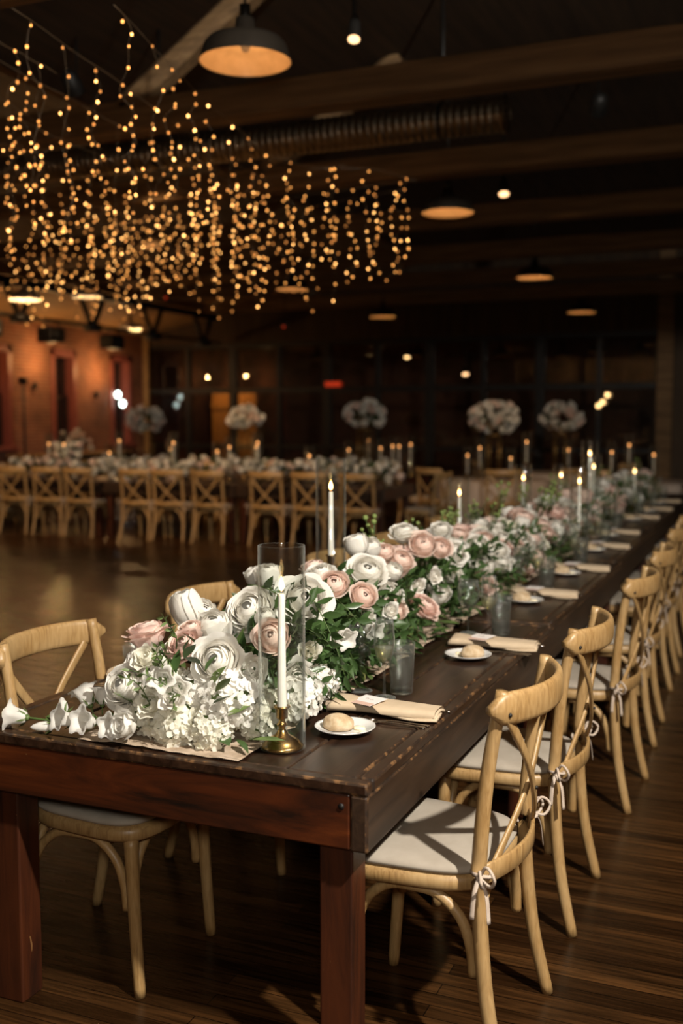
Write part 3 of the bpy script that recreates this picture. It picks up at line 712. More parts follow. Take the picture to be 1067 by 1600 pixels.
# trailing bellflower stem at the left
st = MB(); path = spline([(-.66, .09, .83), (-.75, .085, .80), (-.83, .075, .785), (-.90, .07, .785), (-.985, .055, .79)], 6)
st.tube([p - O1 for p in path], .0032, 6)
for k in range(2, len(path) - 2, 3): leaf(st, path[k] - O1, (rn.uniform(-1, 0), rn.uniform(-1, 1), .5), (0, 0, 1), .028, .006, 0)
bs = st.build('bellflower_stem', stem_m, a1)
for (x, y, z, dv, s, bd) in [(-.985, .055, .79, (-.9, -.25, .1), .058, 0), (-.90, .10, .80, (-.55, .55, .5), .055, 1), (-.885, .035, .785, (-.8, -.6, .0), .055, 1), (-.845, .14, .815, (-.6, .15, .75), .058, 0),
                             (-.835, .05, .80, (-.4, -.85, .35), .052, 0), (-.80, .13, .825, (-.1, .2, .9), .05, 0), (-.77, .05, .80, (-.2, -.9, .4), .056, 0), (-.70, .06, .80, (-.1, -.9, .2), .05, 0),
                             (-.62, .10, .90, (.2, -.9, .3), .05, 0), (-.57, .07, .93, (.35, -.85, .25), .05, 0), (-.55, .10, .905, (.5, -.8, .1), .048, 0), (-.60, .12, .945, (0, -.5, .8), .048, 1), (-.33, .62, .96, (.7, -.5, -.2), .05, 0), (-.31, .78, .95, (.8, -.4, -.2), .05, 0)]:
    obj('bellflower_bud' if bd else 'bellflower', BELLBUD if bd else BELL, a1, aim(Vector((x, y, z)) - O1, dv, s, rn.uniform(0, 6)))
for (x, y, z, dv, s) in [(-.58, .06, .92, (.1, -.5, .9), .9), (-.56, .08, .90, (-.2, -.6, .7), .8), (-.60, .08, .86, (0, -.8, .5), .8), (-.57, .05, .95, (.15, -.3, 1), .7), (-.55, .07, .87, (.3, -.7, .4), .8), (-.64, .2, .97, (.1, -.2, 1), .8)]:
    obj('pale_leaf_sprig', rn.choice(SPRAY_L), a1, aim(Vector((x, y, z)) - O1, dv, s, rn.uniform(0, 6)))
f2 = [('C', -.50, 1.17, 1.150, .052, (-.2, -.2, 1)), ('C', -.48, 1.25, 1.13, .045, (.2, -.4, .9)), ('B', -.42, 1.39, 1.070, .056, (.5, -.35, .8)), ('B', -.45, 1.30, 1.11, .045, (.2, -.5, .8)), ('W', -.50, 1.65, 1.144, .055, (.1, -.3, .9)),
      ('B', -.42, 1.64, 1.10, .060, (.3, -.7, .6)), ('B', -.40, 1.80, 1.07, .052, (.5, -.6, .5)), ('W', -.40, 2.01, 1.03, .055, (.6, -.5, .5)), ('W', -.5, 2.12, 1.11, .05, (.1, -.4, .9)), ('f', -.34, 1.36, .99, .030, (.7, -.6, .2)), ('f', -.34, 1.55, 1.0, .032, (.7, -.5, .3))]
arrangement('second flower mound of blush and white roses over trailing dark greenery', 1.06, 2.10, f2, 26, 44, 12, .95, 430)
for i, (ya, yb, n, ns, lab) in enumerate([(2.14, 3.24, 46, 30, 'third flower mound, pale roses with much greenery spilling beside the third plate'), (3.28, 4.5, 56, 12, 'fourth flower mound of white blooms behind the tall thin candle'), (4.6, 6.0, 56, 10, 'fifth flower mound of blurred white roses, fifth from the front edge'),
                                         (6.15, 7.6, 52, 8, 'sixth flower mound of blurred white roses, next to last on long table'), (7.8, 9.3, 48, 6, 'last flower mound at the far end of the long table')]):
    sh = tshift(ya)
    arrangement(lab, ya, yb, [], n, ns, 20 + i, .9, 380, axis=TAX + sh * .6, rs=.058)
# gauze runner under the flowers
def runner(u, v):
    x = -.81 + .47 * u; y = .024 + 9.2 * v ** 1.9
    k = noise.noise(Vector((x * 9, y * 9, 0)))
    if u in (0, 1): x += .02 * noise.noise(Vector((y * 14, u * 5, 3)))
    if v == 0: y += .022 * noise.noise(Vector((x * 16, 1, 7))) + .012
    fold = .010 * max(0, k) + .006 * abs(noise.noise(Vector((x * 22, y * 22, 2))))
    return (x, y, .7625 + fold)
m = MB(); m.grid(runner, 44, 150); o = m.build('table_runner', runner_m, solid=.0015); tag(o, 'crinkled beige gauze runner lying under the flowers on the long table', 'table runner')

# ------------------------------------------------------------------ candles in glass hurricanes
def flame(m, z, h=.040, r=.0075):
    m.lathe([(0, z), (r * .55, z + h * .10), (r, z + h * .30), (r * .85, z + h * .52), (r * .42, z + h * .78), (0, z + h)], 12)
def candle_set(x, y, z0, glass_h, holder_h, candle_h, where, glass_r=.058, lit=True, detail=True):
    grp = 'taper candles' if detail else 'far taper candles'
    c = thing('brass_candlestick', 'brass candlestick ' + where, 'candlestick', (x, y, z0), 0, 'brass candlesticks'); H = holder_h; n = 28 if detail else 14
    m = MB(); m.lathe([(0, 0), (.052, 0), (.053, .006), (.049, .010), (.044, .013), (.042, .018), (.030, .026), (.018, .032), (.010, .045)], n); m.build('base', brass, c)
    m = MB(); m.lathe([(.010, .040), (.0075, H * .45), (.0095, H * .52), (.014, H * .56), (.009, H * .60), (.0065, H * .72), (.010, H - .032), (.014, H - .030)], n); m.build('stem', brass, c)
    m = MB(); m.lathe([(.006, H - .034), (.0145, H - .030), (.0150, H - .004), (.021, H - .003), (.021, H), (.0125, H), (.0125, H - .02), (0, H - .02)], n); m.build('cup', brass, c)
    t = thing('taper_candle', 'lit white taper candle ' + where, 'candle', (x, y, z0 + H - .019), 0, 'taper candles')
    m = MB(); m.lathe([(0, 0), (.0118, 0), (.0118, .02), (.0085, candle_h - .006), (.006, candle_h), (.002, candle_h - .002), (0, candle_h - .002)], 18 if detail else 10); m.build('wax', wax, t)
    m = MB(); m.tube([(0, 0, candle_h - .003), (.0008, 0, candle_h + .006), (.002, 0, candle_h + .011)], .0011, 5); m.build('wick', wick_m, t)
    if lit: m = MB(); flame(m, candle_h + .005); m.build('flame', flame_m, t)
    g = MB(); rr = glass_r; gh = glass_h
    g.lathe([(rr, .0015), (rr, gh - .002), (rr - .001, gh), (rr - .0022, gh), (rr - .0028, gh - .002), (rr - .0028, .0015), (rr, .0015)], 48 if detail else 20)
    o = g.build('hurricane_glass', glass_m); o.location = (x, y, z0); tag(o, 'clear glass hurricane cylinder ' + where, 'hurricane glass', 'hurricane glasses')
TZ = .7605
CS = [(-.295, .172, .506, .105, .300, 'at the near end, in front of the white roses'), (-.78, 1.60, .665, .29, .265, 'tallest near the second chair, left of the flowers'), (-.84, 3.55, .49, .10, .305, 'short one behind the third flower mound, left side'),
      (-.86, 5.20, .50, .12, .285, 'rising from behind the fourth flower mound'), (-.33, 4.42, .52, .13, .305, 'to the right of the fourth flower mound, by a plate'), (-.86, 6.55, .45, .10, .26, 'left of the fifth flower mound, low'),
      (-.50, 5.78, .66, .30, .265, 'tallest of the distant ones on the long table'), (-.52, 6.08, .55, .19, .265, 'between the fifth and sixth flower mounds'), (-.42, 7.70, .44, .10, .25, 'between the last two flower mounds')]
for (x, y, g, h, c, wtxt) in CS: candle_set(x, y, TZ, g, h, c, wtxt)

# ------------------------------------------------------------------ place settings
def plate_mesh():
    m = MB(); m.lathe([(0, .004), (.038, .004), (.044, .0055), (.075, .0145), (.0795, .0165), (.080, .0155), (.076, .0115), (.046, .001), (.042, 0), (0, .0005)], 44); return m.mesh('bread_plate', china)
PLATE = plate_mesh()
def roll_mesh(seed):
    m = MB(); n, k = 28, 14; vs = []
    prof = [(math.sin(math.pi * i / k), -math.cos(math.pi * i / k)) for i in range(k + 1)]
    m.lathe(prof, n)
    v2 = []
    for (x, y, z) in m.v:
        q = noise.noise(Vector((x * 1.5 + seed, y * 1.5, z * 1.5))) * .10
        zz = z if z > -.55 else -.55 + (z + .55) * .15
        v2.append((x * (1 + q) * .042, y * (1 + q) * .033, (zz + .60) * .0265))
    m.v = v2; return m.mesh('bread_roll', bread_m)
ROLLS = [roll_mesh(s) for s in (1, 5)]
def butter_mesh():
    m = MB(); m.lathe([(0, 0), (.013, 0), (.015, .003), (.012, .007), (0, .009)], 16, lobes=lambda a, i: 1 + .2 * math.cos(2 * a)); return m.mesh('butter_pat', butter_m)
BUTTER = butter_mesh()
def napkin_meshes():
    """rolled and folded napkin, along local x (open end at +x), 0.32 long"""
    m = MB(); n = 22; pts = [(-.16 + .32 * i / n, .006 * math.sin(i * .3), .0) for i in range(n + 1)]
    def sect(i, t):
        w = .058 - .020 * math.sin(math.pi * min(1, t * 1.35)) * (t < .75) - .010 * t + .006 * math.sin(t * 9); h = .013 + .004 * math.sin(t * 5 + 1) - .004 * t
        e = 1.0
        if i == 0: w *= .93; h *= .6
        return [(w * math.copysign(abs(math.cos(g)) ** .6, math.cos(g)), h + h * math.copysign(abs(math.sin(g)) ** .8, math.sin(g)) + (.0018 * math.sin(g * 3 + t * 11) if math.sin(g) > 0 else 0)) for g in [2 * math.pi * j / 20 for j in range(20)]]
    m.sweep(pts, sect)
    b = m.mesh('napkin_roll', napkin_m)
    m = MB()
    def flap(u, v):   # cloth wrapped over the roll from the right
        x = -.02 + .178 * u - .10 * (1 - u) * (v - .3); w = .058 - .014 * u
        a = -.25 * math.pi + 1.5 * math.pi * v
        a = math.pi * (1.08 - 1.16 * v)
        return (x, w * math.copysign(abs(math.cos(a)) ** .6, math.cos(a)) , max(.0015, .0145 + .0165 * math.copysign(abs(math.sin(a)) ** .8, math.sin(a)) + .003 * (1 - u)))
    m.grid(flap, 12, 18)
    # rolled open end
    m.tube([(.158, -.045 + .09 * q / 12, .012 + .011 * math.sin(math.pi * q / 12)) for q in range(13)], .0045, 7)
    return b, m.mesh('napkin_flap', napkin_m)
NAP, FLAP = napkin_meshes()
def card_meshes():
    m = MB(); m.box(-.046, .046, -.034, .034, 0, .0007); a = m.mesh('card_sheet', card_m, False)
    m = MB(); m.box(-.046, .046, -.034, -.014, .0008, .0012); b = m.mesh('card_band', card_pink, False)
    m = MB(); m.tube(spline([(-.018, .008, .001), (-.012, .014, .001), (-.008, .006, .001), (-.002, .011, .001), (.003, .006, .001), (.009, .010, .001), (.016, .007, .001)], 4), .0005, 4); c = m.mesh('card_script', ink_m)
    return a, b, c
CARD = card_meshes()
def fork_mesh():
    m = MB()
    m.sweep(spline([(0, 0, .0012), (.05, 0, .003), (.10, 0, .005), (.128, 0, .0028), (.138, 0, .0015)], 5), lambda i, t: [(a * (.0075 - .0045 * math.sin(math.pi * min(1, t * 1.0))), b * .0013) for a, b in ((1, 0), (.5, 1), (-.5, 1), (-1, 0), (-.5, -1), (.5, -1))])
    m.flat([(.136, 0, .0018), (.145, 0, .001), (.155, 0, .0018)], .022, .0016)
    for k in (-1.5, -.5, .5, 1.5): m.tube([(.154, k * .0062, .0018), (.175, k * .0060, .0010), (.198, k * .0056, .0055)], lambda t: .0014 - .0006 * t, 5)
    return m.mesh('fork', silver)
def knife_mesh():
    m = MB(); m.sweep([(0, 0, .0035), (.01, 0, .0038), (.09, 0, .0034), (.10, 0, .003)], lambda i, t: [(.0052 * math.cos(g), .0034 * math.sin(g)) for g in [2 * math.pi * j / 10 for j in range(10)]])
    m.sweep([(.10, 0, .0025), (.13, .001, .002), (.19, .002, .002), (.212, .006, .002)], lambda i, t: [(a * (.009 if i < 3 else .002), b * .0011) for a, b in ((1, 0), (0, 1), (-1, 0), (0, -1))])
    return m.mesh('knife', silver)
FORK, KNIFE = fork_mesh(), knife_mesh()
def tumbler(label, loc, grp='water tumblers'):
    t = thing('water_tumbler', label, 'water glass', loc, 0, grp)
    obj('glass_wall', TUM[0], t); obj('water', TUM[1], t); obj('glass_foot', TUM[2], t); return t
def tum_meshes():
    m = MB(); m.lathe([(.0315, .001), (.033, .004), (.040, .152), (.0395, .1535), (.0383, .1525), (.0318, .018), (.0, .016)], 36); a = m.mesh('glass_wall', tumbler_m)
    m = MB(); m.lathe([(0, .017), (.0312, .019), (.0362, .118), (.0362, .121), (0, .1205)], 30); b = m.mesh('water', water_m)
    m = MB(); m.lathe([(0, .0008), (.0310, .0008), (.0322, .003), (.0325, .014), (.0, .0155)], 30); c = m.mesh('glass_foot', glass_m)
    return a, b, c
TUM = tum_meshes()
def flute_meshes():
    m = MB(); m.lathe([(.010, .098), (.024, .125), (.0300, .150), (.0305, .175), (.0275, .215), (.0255, .235), (.0245, .235), (.0265, .215), (.0295, .175), (.0290, .151), (.0235, .128), (0, .103)], 32); a = m.mesh('bowl', stem_glass)
    m = MB(); m.lathe([(0, .104), (.0228, .128), (.0284, .150), (.0287, .153), (0, .153)], 28); b = m.mesh('sparkling_wine', wine_m)
    m = MB(); m.lathe([(0, .003), (.008, .004), (.004, .012), (.0032, .03), (.0032, .08), (.005, .094), (.010, .099)], 14); c = m.mesh('stem', stem_glass)
    m = MB(); m.lathe([(0, .0005), (.034, .0005), (.0345, .0015), (.030, .003), (.006, .005), (0, .005)], 32); d = m.mesh('foot', stem_glass)
    return a, b, c, d
FLU = flute_meshes()
def flute(label, loc):
    t = thing('champagne_flute', label, 'champagne flute', loc, 0, 'champagne flutes')
    for n, me in zip(('bowl', 'sparkling_wine', 'stem', 'foot'), FLU): obj(n, me, t)
    return t
def wine_meshes():
    m = MB(); m.lathe([(.008, .098), (.030, .112), (.042, .14), (.0425, .165), (.036, .205), (.035, .205), (.0415, .165), (.041, .141), (.029, .114), (0, .10)], 32); a = m.mesh('bowl', stem_glass)
    return a, FLU[2], FLU[3]
WIN = wine_meshes()
def wineglass(label, loc):
    t = thing('wine_glass', label, 'wine glass', loc, 0, 'wine glasses')
    for n, me in zip(('bowl', 'stem', 'foot'), WIN): obj(n, me, t)
    return t
YS = [.358, 1.316, 2.49, 3.41, 4.49, 5.38, 6.68, 7.55, 8.55]
PX = [-.203, -.145, -.216, -.213, -.25, -.30, -.30, -.28, -.30]
PLACE = ['at the place nearest the camera', 'at the second place from the corner', 'at the third place from the corner', 'at the fourth place from the corner', 'at the fifth place from the corner', 'at the sixth place along the table', 'at the seventh place along the table', 'at the eighth place along the table', 'at the farthest place along the table']
prnd = random.Random(5)
for i, (y, x) in enumerate(zip(YS, PX)):
    L = PLACE[i]; dx = x + .203
    o = obj('bread_plate', PLATE); o.location = (x, y, TZ); tag(o, 'small white round bread plate ' + L, 'plate', 'bread plates')
    o = obj('bread_roll', ROLLS[i % 2]); o.location = (x + (-.018 if i != 1 else .018), y - .005, TZ + .0045); o.rotation_euler = (0, 0, R(10 + 25 * (i % 2))); tag(o, 'floury round bread roll on the white plate ' + L, 'bread roll', 'bread rolls')
    o = obj('butter_pat', BUTTER); o.location = (x + (.033 if i != 1 else -.034), y + .016, TZ + .0045); tag(o, 'pale butter pat beside the roll ' + L, 'butter', 'butter pats')
    nx, ny = x + .035, y + .200
    t = thing('napkin', 'folded champagne coloured cloth napkin ' + L, 'napkin', (nx, ny, TZ), R(prnd.uniform(-4, 3)), 'folded napkins')
    obj('napkin_roll', NAP, t); obj('napkin_flap', FLAP, t)
    if i < 6:
        c = thing('place_card', 'small white and blush card in the napkin ' + L, 'place card', (nx - .045, ny - .012, TZ + .034), R(-28), 'place cards'); c.rotation_euler = (R(8), R(-4), R(-28))
        for n, me in zip(('card_sheet', 'card_band', 'card_script'), CARD): obj(n, me, c)
    for k, (fy, fx) in enumerate(((y + .105, x + .185), (y + .125, x + .19))):
        o = obj('fork', FORK); o.location = (fx, fy, TZ); o.rotation_euler = (0, 0, R(180 + (3 if k else 1))); tag(o, ('silver fork beside the plate ' if k == 0 else 'silver fork along the napkin ') + L, 'fork', 'forks')
    o = obj('knife', KNIFE); o.location = (nx + .17, ny + .072, TZ); o.rotation_euler = (0, 0, R(181)); tag(o, 'silver knife beyond the napkin ' + L, 'knife', 'knives')
    tumbler('tall misted tumbler of iced water ' + L, (x + .005, y + .425, TZ))
    flute('champagne flute part filled with sparkling wine ' + L, (x - .022, y + .350, TZ))
    wineglass('empty stemmed wine glass behind the flute ' + L, (x - .115, y + .40, TZ))
# the one place that shows on the far side, beside the left chair
t = thing('napkin', 'folded napkin end peeking out left of the white rose', 'napkin', (-.95, .62, TZ), R(176), 'folded napkins'); obj('napkin_roll', NAP, t); obj('napkin_flap', FLAP, t)
for k, fy in enumerate((.50, .52)):
    o = obj('fork', FORK); o.location = (-1.10, fy, TZ); tag(o, ['silver fork at the far side place, nearer the trailing bellflowers', 'silver fork at the far side place, against the napkin'][k], 'fork', 'forks')
tumbler('tumbler standing behind the pink rose at the left chair', (-.90, .44, TZ))

# ------------------------------------------------------------------ pendants, lamps, duct, truss
def pendant(label, x, y, z=3.5, r=.25, power=14, out=shade_out, inn=shade_in, glow=True):
    t = thing('pendant_lamp', label, 'pendant lamp', (x, y, z), 0, 'barn pendants')
    m = MB(); m.lathe([(r, 0), (r * .99, .012), (r * .90, .085), (r * .80, .115), (r * .35, .150), (r * .22, .17), (r * .20, .23), (0, .235)], 40); m.build('shade', out, t)
    m = MB(); m.lathe([(r * .985, .004), (r * .88, .082), (r * .78, .110), (r * .33, .145), (0, .15)], 40); m.build('shade_lining', inn, t)
    m = MB(); m.ball((0, 0, .09), .028, .028, .04, 10); m.build('bulb', dull_amber, t)
    m = MB(); m.tube([(0, 0, .23), (0, 0, .26), (0, 0, .30)], .03, 10); m.tube([(0, 0, .28), (0, 0, 4.85 - z)], .008, 6); m.build('drop_rod', black_metal, t)
    if power:
        l = lamp('pendant_light', 'POINT', (0, 0, .07), power, (1, .58, .26), .03); l.parent = t
    return t
PEN = [(-1.93, 3.1, 3.5, 'nearest big barn pendant hanging above the flowers'), (-2.15, 7.53, 3.5, 'second barn pendant, beyond the fairy lights'), (-2.39, 12.3, 3.5, 'third barn pendant down the hall'), (-2.63, 17.2, 3.5, 'fourth barn pendant, near the end wall'),
       (-5.98, 12.2, 3.5, 'barn pendant just under the fairy lights, over the far tables'), (-6.2, 16.6, 3.5, 'barn pendant close to the glazed partition')]
for x, y, z, l in PEN: pendant(l, x, y, z, .25, 7)
for k, (x, y, z, e) in enumerate([(-10.4, 11.6, 3.48, 70), (-9.9, 12.55, 3.6, 25), (-11.6, 16.3, 3.42, 90)]):  # the third pendant is added to brighten the brick wall
    pendant('white enamel barn pendant by the brick wall, %s' % ['nearest, at the photo edge', 'second, beside the truss', 'farthest, added to light the wall'][k], x, y, z, .25, e, white_enamel, white_enamel)
for k, (x, y) in enumerate([(-9.6, 21.2), (-7.1, 21.3), (-5.2, 21.6), (-3.0, 21.4), (-4.0, 22.6), (-2.3, 22.8)]):  # added lamps standing in for pendant reflections in the partition glass
    pendant('small added pendant behind the glass standing in for a reflection, %s from the left' % ['first', 'second', 'third', 'fifth', 'fourth', 'last'][k], x, y, 3.05, .22, .25)
def spotlight(label, x, y, z, dx=.25, size=.055, mm=None):
    t = thing('spotlight', label, 'spotlight', (x, y, z), 0, 'roof spotlights')
    d = Vector((.12, -.40, -.90)).normalized(); M = aim((0, 0, 0), d)
    m = MB(); m.lathe([(size, .0), (size, -.02), (size * .85, -.12), (size * .4, -.17), (0, -.17)], 18, M=M); m.build('housing', black_metal, t)
    m = MB(); m.lathe([(0, -.004), (size * .9, -.004)], 18, M=M); m.build('lamp_face', mm or spot_m, t)
    m = MB(); m.tube([tuple(-d * .1), (-.02, .05, .15), (-.02, .06, 4.85 - z)], .010, 6); m.build('bracket', black_metal, t)
spotlight('small lit spotlight above the nearest timber beam', -1.37, 3.28, 3.6, size=.036)
spotlight('small lit spotlight over the second timber beam', -1.56, 7.3, 3.58, size=.05)
def added_spot(label, x, y, z, target, power, cone=44):  # added roof fixture whose lamp brightens the far tables
    t = thing('spotlight', label, 'spotlight', (x, y, z), 0, 'roof spotlights')
    d = (Vector(target) - Vector((x, y, z))).normalized(); M = aim((0, 0, 0), d)
    m = MB(); m.lathe([(.08, .02), (.08, -.02), (.07, -.14), (.03, -.18), (0, -.18)], 18, M=M); m.build('housing', black_metal, t)
    m = MB(); m.tube([tuple(-d * .1), (0, .02, .15), (0, .03, 4.85 - z)], .010, 6); m.build('bracket', black_metal, t)
    l = lamp('added_spot_light', 'SPOT', tuple(d * .05), power, (1, .62, .32), .05, spot_size=R(cone), spot_blend=.8); l.parent = t; l.rotation_euler = d.to_track_quat('-Z', 'Y').to_euler()
added_spot('added roof spotlight left of the fairy lights to brighten the far row', -8.3, 5.6, 4.4, (-8.2, 9.75, .65), 700)
added_spot('added roof spotlight above the fairy lights to brighten the far row', -4.9, 5.6, 4.4, (-5.3, 9.75, .65), 700)
added_spot('added roof spotlight above the second beam to brighten the round tables', -.8, 7.6, 4.3, (-2.6, 12.4, .7), 300)
added_spot('added roof spotlight behind the third beam to brighten the tall flower stands', -6.6, 8.3, 4.4, (-7.0, 12.5, 1.1), 700, 30)
spotlight('lit spotlight low in front of the glazed partition', -5.2, 18.7, 2.5, size=.07)
spotlight('lit spotlight near the top of the glazed partition', -6.45, 18.7, 2.87, size=.06, mm=amber_lamp)
for k, (x, z) in enumerate([(-2.43, 2.07), (-2.52, 1.93), (-2.60, 1.86)]):
    t = thing('wall_lamp', ['amber bulb on the right of the partition, highest of three', 'amber bulb on the right of the partition, middle of three', 'amber bulb on the right of the partition, lowest of three'][k], 'lamp', (x, FY - .10, z), 0, 'amber bulbs by the partition')
    m = MB(); m.ball((0, 0, 0), .045, n=12); m.build('globe', amber_lamp, t); m = MB(); m.tube([(0, .0, .03), (0, .05, .06), (0, .10, .06)], .012, 6); m.build('bracket', black_metal, t)
for k, (x, y, z, l) in enumerate([(-13.05, 17.92, 2.15, 'white globe lamp by the third window, upper one'), (-13.05, 18.10, 1.95, 'white globe lamp by the third window, lower one')]):
    t = thing('globe_lamp', l, 'lamp', (x, y, z), 0, 'white globe lamps')
    m = MB(); m.ball((0, 0, 0), .062, .062, .075, 14); m.build('globe', white_lamp, t); m = MB(); m.tube([(0, 0, .06), (-.03, 0, .11), (-.17, 0, .11)], .012, 6); m.build('bracket', black_metal, t)
for k, (x, y, z) in enumerate([(-8.08, 12.1, 3.50), (-6.98, 14.0, 3.17)]):
    t = thing('smoke_detector', ['detector with a red light under the truss, left one', 'detector with a red light under the truss, right one'][k], 'smoke detector', (x, y, z), 0)
    m = MB(); m.lathe([(0, -.03), (.05, -.03), (.065, 0), (.06, .03), (0, .035)], 20); m.build('housing', white_enamel if False else shade_out, t)
    m = MB(); m.ball((.0, -.04, -.035), .022, n=8); m.build('red_light', red_lamp, t)
    m = MB(); m.tube([(0, 0, .03), (0, 0, (4.85 if x > -6 else 3.5 + 1.4 * (x + 13.47) / 7.47) - z + .1)], .008, 6); m.build('drop_rod', black_metal, t)
m = MB(); m.box(-.18, .18, -.03, .03, -.05, .05); o = m.build('red_sign_lamp', red_lamp, None, False, .01); o.location = (-8.31, FY - .06, 2.36); tag(o, 'small red glowing lamp bar on the glazed partition', 'lamp')
# spiral duct
t = thing('spiral_duct', 'round galvanised spiral duct hanging behind the nearest beam', 'duct', (-1.15, 5.75, 3.83))
m = MB(); prof = []
for i in range(140):
    z = -i * .06; prof += [(.128, z), (.128, z - .05), (.134, z - .053), (.134, z - .058)]
m.lathe(prof, 28, M=Matrix.Rotation(R(90), 4, 'Y')); m.build('duct_pipe', galv, t)
m = MB(); m.lathe([(.14, .0), (.14, -.03), (.128, -.03), (.128, -.005), (0, -.005)], 28, M=Matrix.Rotation(R(90), 4, 'Y')); m.build('end_cap', galv, t)
for x in (-.5, -3.0, -5.5): m = MB(); m.box(x - .012, x + .012, -.004, .004, .13, 1.03); m.lathe([(.137, -.012), (.137, .012)], 28, M=Matrix.Translation((x, 0, 0)) @ Matrix.Rotation(R(90), 4, 'Y')); m.build('hanger_strap', black_metal, t)
# steel truss line near the brick wall
t = thing('steel_truss', 'black steel roof truss with V struts running along the brick wall', 'truss', (-11.0, 0, 0))
m = MB(); m.tube([(0, 6, 3.30), (0, 18.9, 3.30)], .035, 8); m.build('bottom_chord', black_metal, t)
m = MB(); m.box(-.06, .06, 6, 18.9, 3.80, 3.92); m.build('top_chord', black_metal, t, False)
for y in (8.2, 10.2, 12.2, 14.2, 16.2, 18.2):
    m = MB(); m.tube([(0, y, 3.24), (0, y - .38, 3.88)], .05, 8); m.tube([(0, y, 3.24), (0, y + .38, 3.88)], .05, 8); m.box(-.12, .12, y - .12, y + .12, 3.20, 3.34); m.build('strut', black_metal, t)
for k, (x, y, z) in enumerate([(-11.0, 13.0, 3.08), (-11.0, 14.8, 3.08), (-11.0, 11.4, 3.08)]):
    t = thing('stage_light', ['black stage light on the truss, middle one', 'black stage light on the truss, farthest one', 'black stage light on the truss, at the photo left edge'][k], 'stage light', (x, y, z), 0, 'stage lights')
    m = MB(); m.box(-.16, .16, -.20, .20, -.16, .10); m.build('body', black_metal, t, False, .03)
    m = MB(); m.lathe([(.09, 0), (.10, -.08), (.085, -.08), (.0, -.02)], 18, M=Matrix.Translation((.16, -.05, -.04)) @ Matrix.Rotation(R(-100), 4, 'Y')); m.build('lens_hood', black_metal, t)
    m = MB(); m.tube([(-.17, 0, -.03), (-.17, 0, .16), (0, 0, .20), (.17, 0, .16), (.17, 0, -.03)], .014, 6); m.tube([(0, 0, .20), (0, 0, .23)], .014, 6); m.build('yoke', black_metal, t)
# wall uplights on the brick
for k, (y, z) in enumerate([(15.15, 2.72), (17.2, 2.60), (13.1, 2.72)]):
    t = thing('wall_uplight', ['small wall uplight between the second and third windows', 'small wall uplight left of the third window', 'small wall uplight beside the leftmost window'][k] if k else 'small wall uplight on the brick pier left of the second window', 'wall light', (LX + .07, y, z - .45), 0, 'wall uplights')
    m = MB(); m.lathe([(.035, -.08), (.045, -.02), (.045, .06), (.038, .06), (.0, .03)], 16); m.tube([(0, 0, 0), (-.07, 0, 0)], .012, 6); m.build('fitting', black_metal, t)
    l = lamp('uplight', 'POINT', (.42, 0, .50), 24, (1, .55, .20), .03); l.parent = t
# timber door beyond the glass, brightened by an added light without a fixture
t = thing('barn_door', 'orange pine barn door seen through the glazed partition', 'door', (-11.4, 20.3, 0))
m = MB()
for k in range(8): m.box(-.60 + k * .15 + .003, -.60 + (k + 1) * .15 - .003, 0, .035, .0, 2.35)
m.build('door_boards', door_m, t, False, .004)
m = MB(); m.box(-.6, .6, -.03, 0, .35, .5); m.box(-.6, .6, -.03, 0, 1.85, 2.0); m.build('ledge', door_m, t, False, .004)
lamp('added_door_light', 'SPOT', (-11.4, 19.6, 3.1), 150, (1, .55, .2), .06, spot_size=R(75), spot_blend=.6).rotation_euler = Vector((0, .75, -1.8)).to_track_quat('-Z', 'Y').to_euler()
lamp('added_back_room_light', 'POINT', (-7.5, 21.5, 2.8), .5, (1, .5, .2), .1)  # added dim light without a fixture, shows the back room brick

# ------------------------------------------------------------------ fairy light curtain
bulbs = []
for bm in bulb_ms:
    m = MB(); m.lathe([(0, -.008), (.005, -.006), (.0065, 0), (.0045, .006), (0, .008)], 8); bulbs.append(m.mesh('fairy_bulb', bm))
wire_m = noisy('clear_copper_wire', [(.3, (.10, .065, .035)), (.7, (.18, .12, .07))], (1, 1, 1), 20, 2, .4)
frnd = random.Random(21)
cables = [[(-2.15, 2.2), (-2.50, 3.6), (-2.75, 5.0), (-2.62, 5.5), (-2.2, 5.7), (-2.0, 6.2)],
          [(-2.62, 2.05), (-2.78, 3.1), (-3.0, 4.4), (-3.2, 6.0)], [(-3.15, 2.3), (-3.3, 3.8), (-3.5, 6.3)], [(-3.75, 2.6), (-3.9, 4.2), (-4.0, 6.5)],
          [(-4.3, 3.2), (-4.4, 4.6), (-4.6, 6.7)], [(-4.9, 3.9), (-5.1, 6.9)], [(-5.6, 4.4), (-5.8, 7.0)], [(-2.0, 6.2), (-3.2, 6.4), (-4.6, 6.7), (-5.9, 7.0)], [(-2.35, 5.5), (-3.4, 5.75), (-4.6, 6.0), (-5.8, 6.2)], [(-2.2, 6.5), (-3.4, 6.9), (-5.0, 7.3)], [(-2.95, 1.85), (-3.02, 2.9)], [(-3.45, 2.5), (-3.75, 3.6)], [(-6.0, 4.4), (-6.6, 6.8)], [(-6.7, 5.2), (-7.2, 7.0)], [(-5.2, 7.3), (-7.2, 7.6)]]
nstr = 0
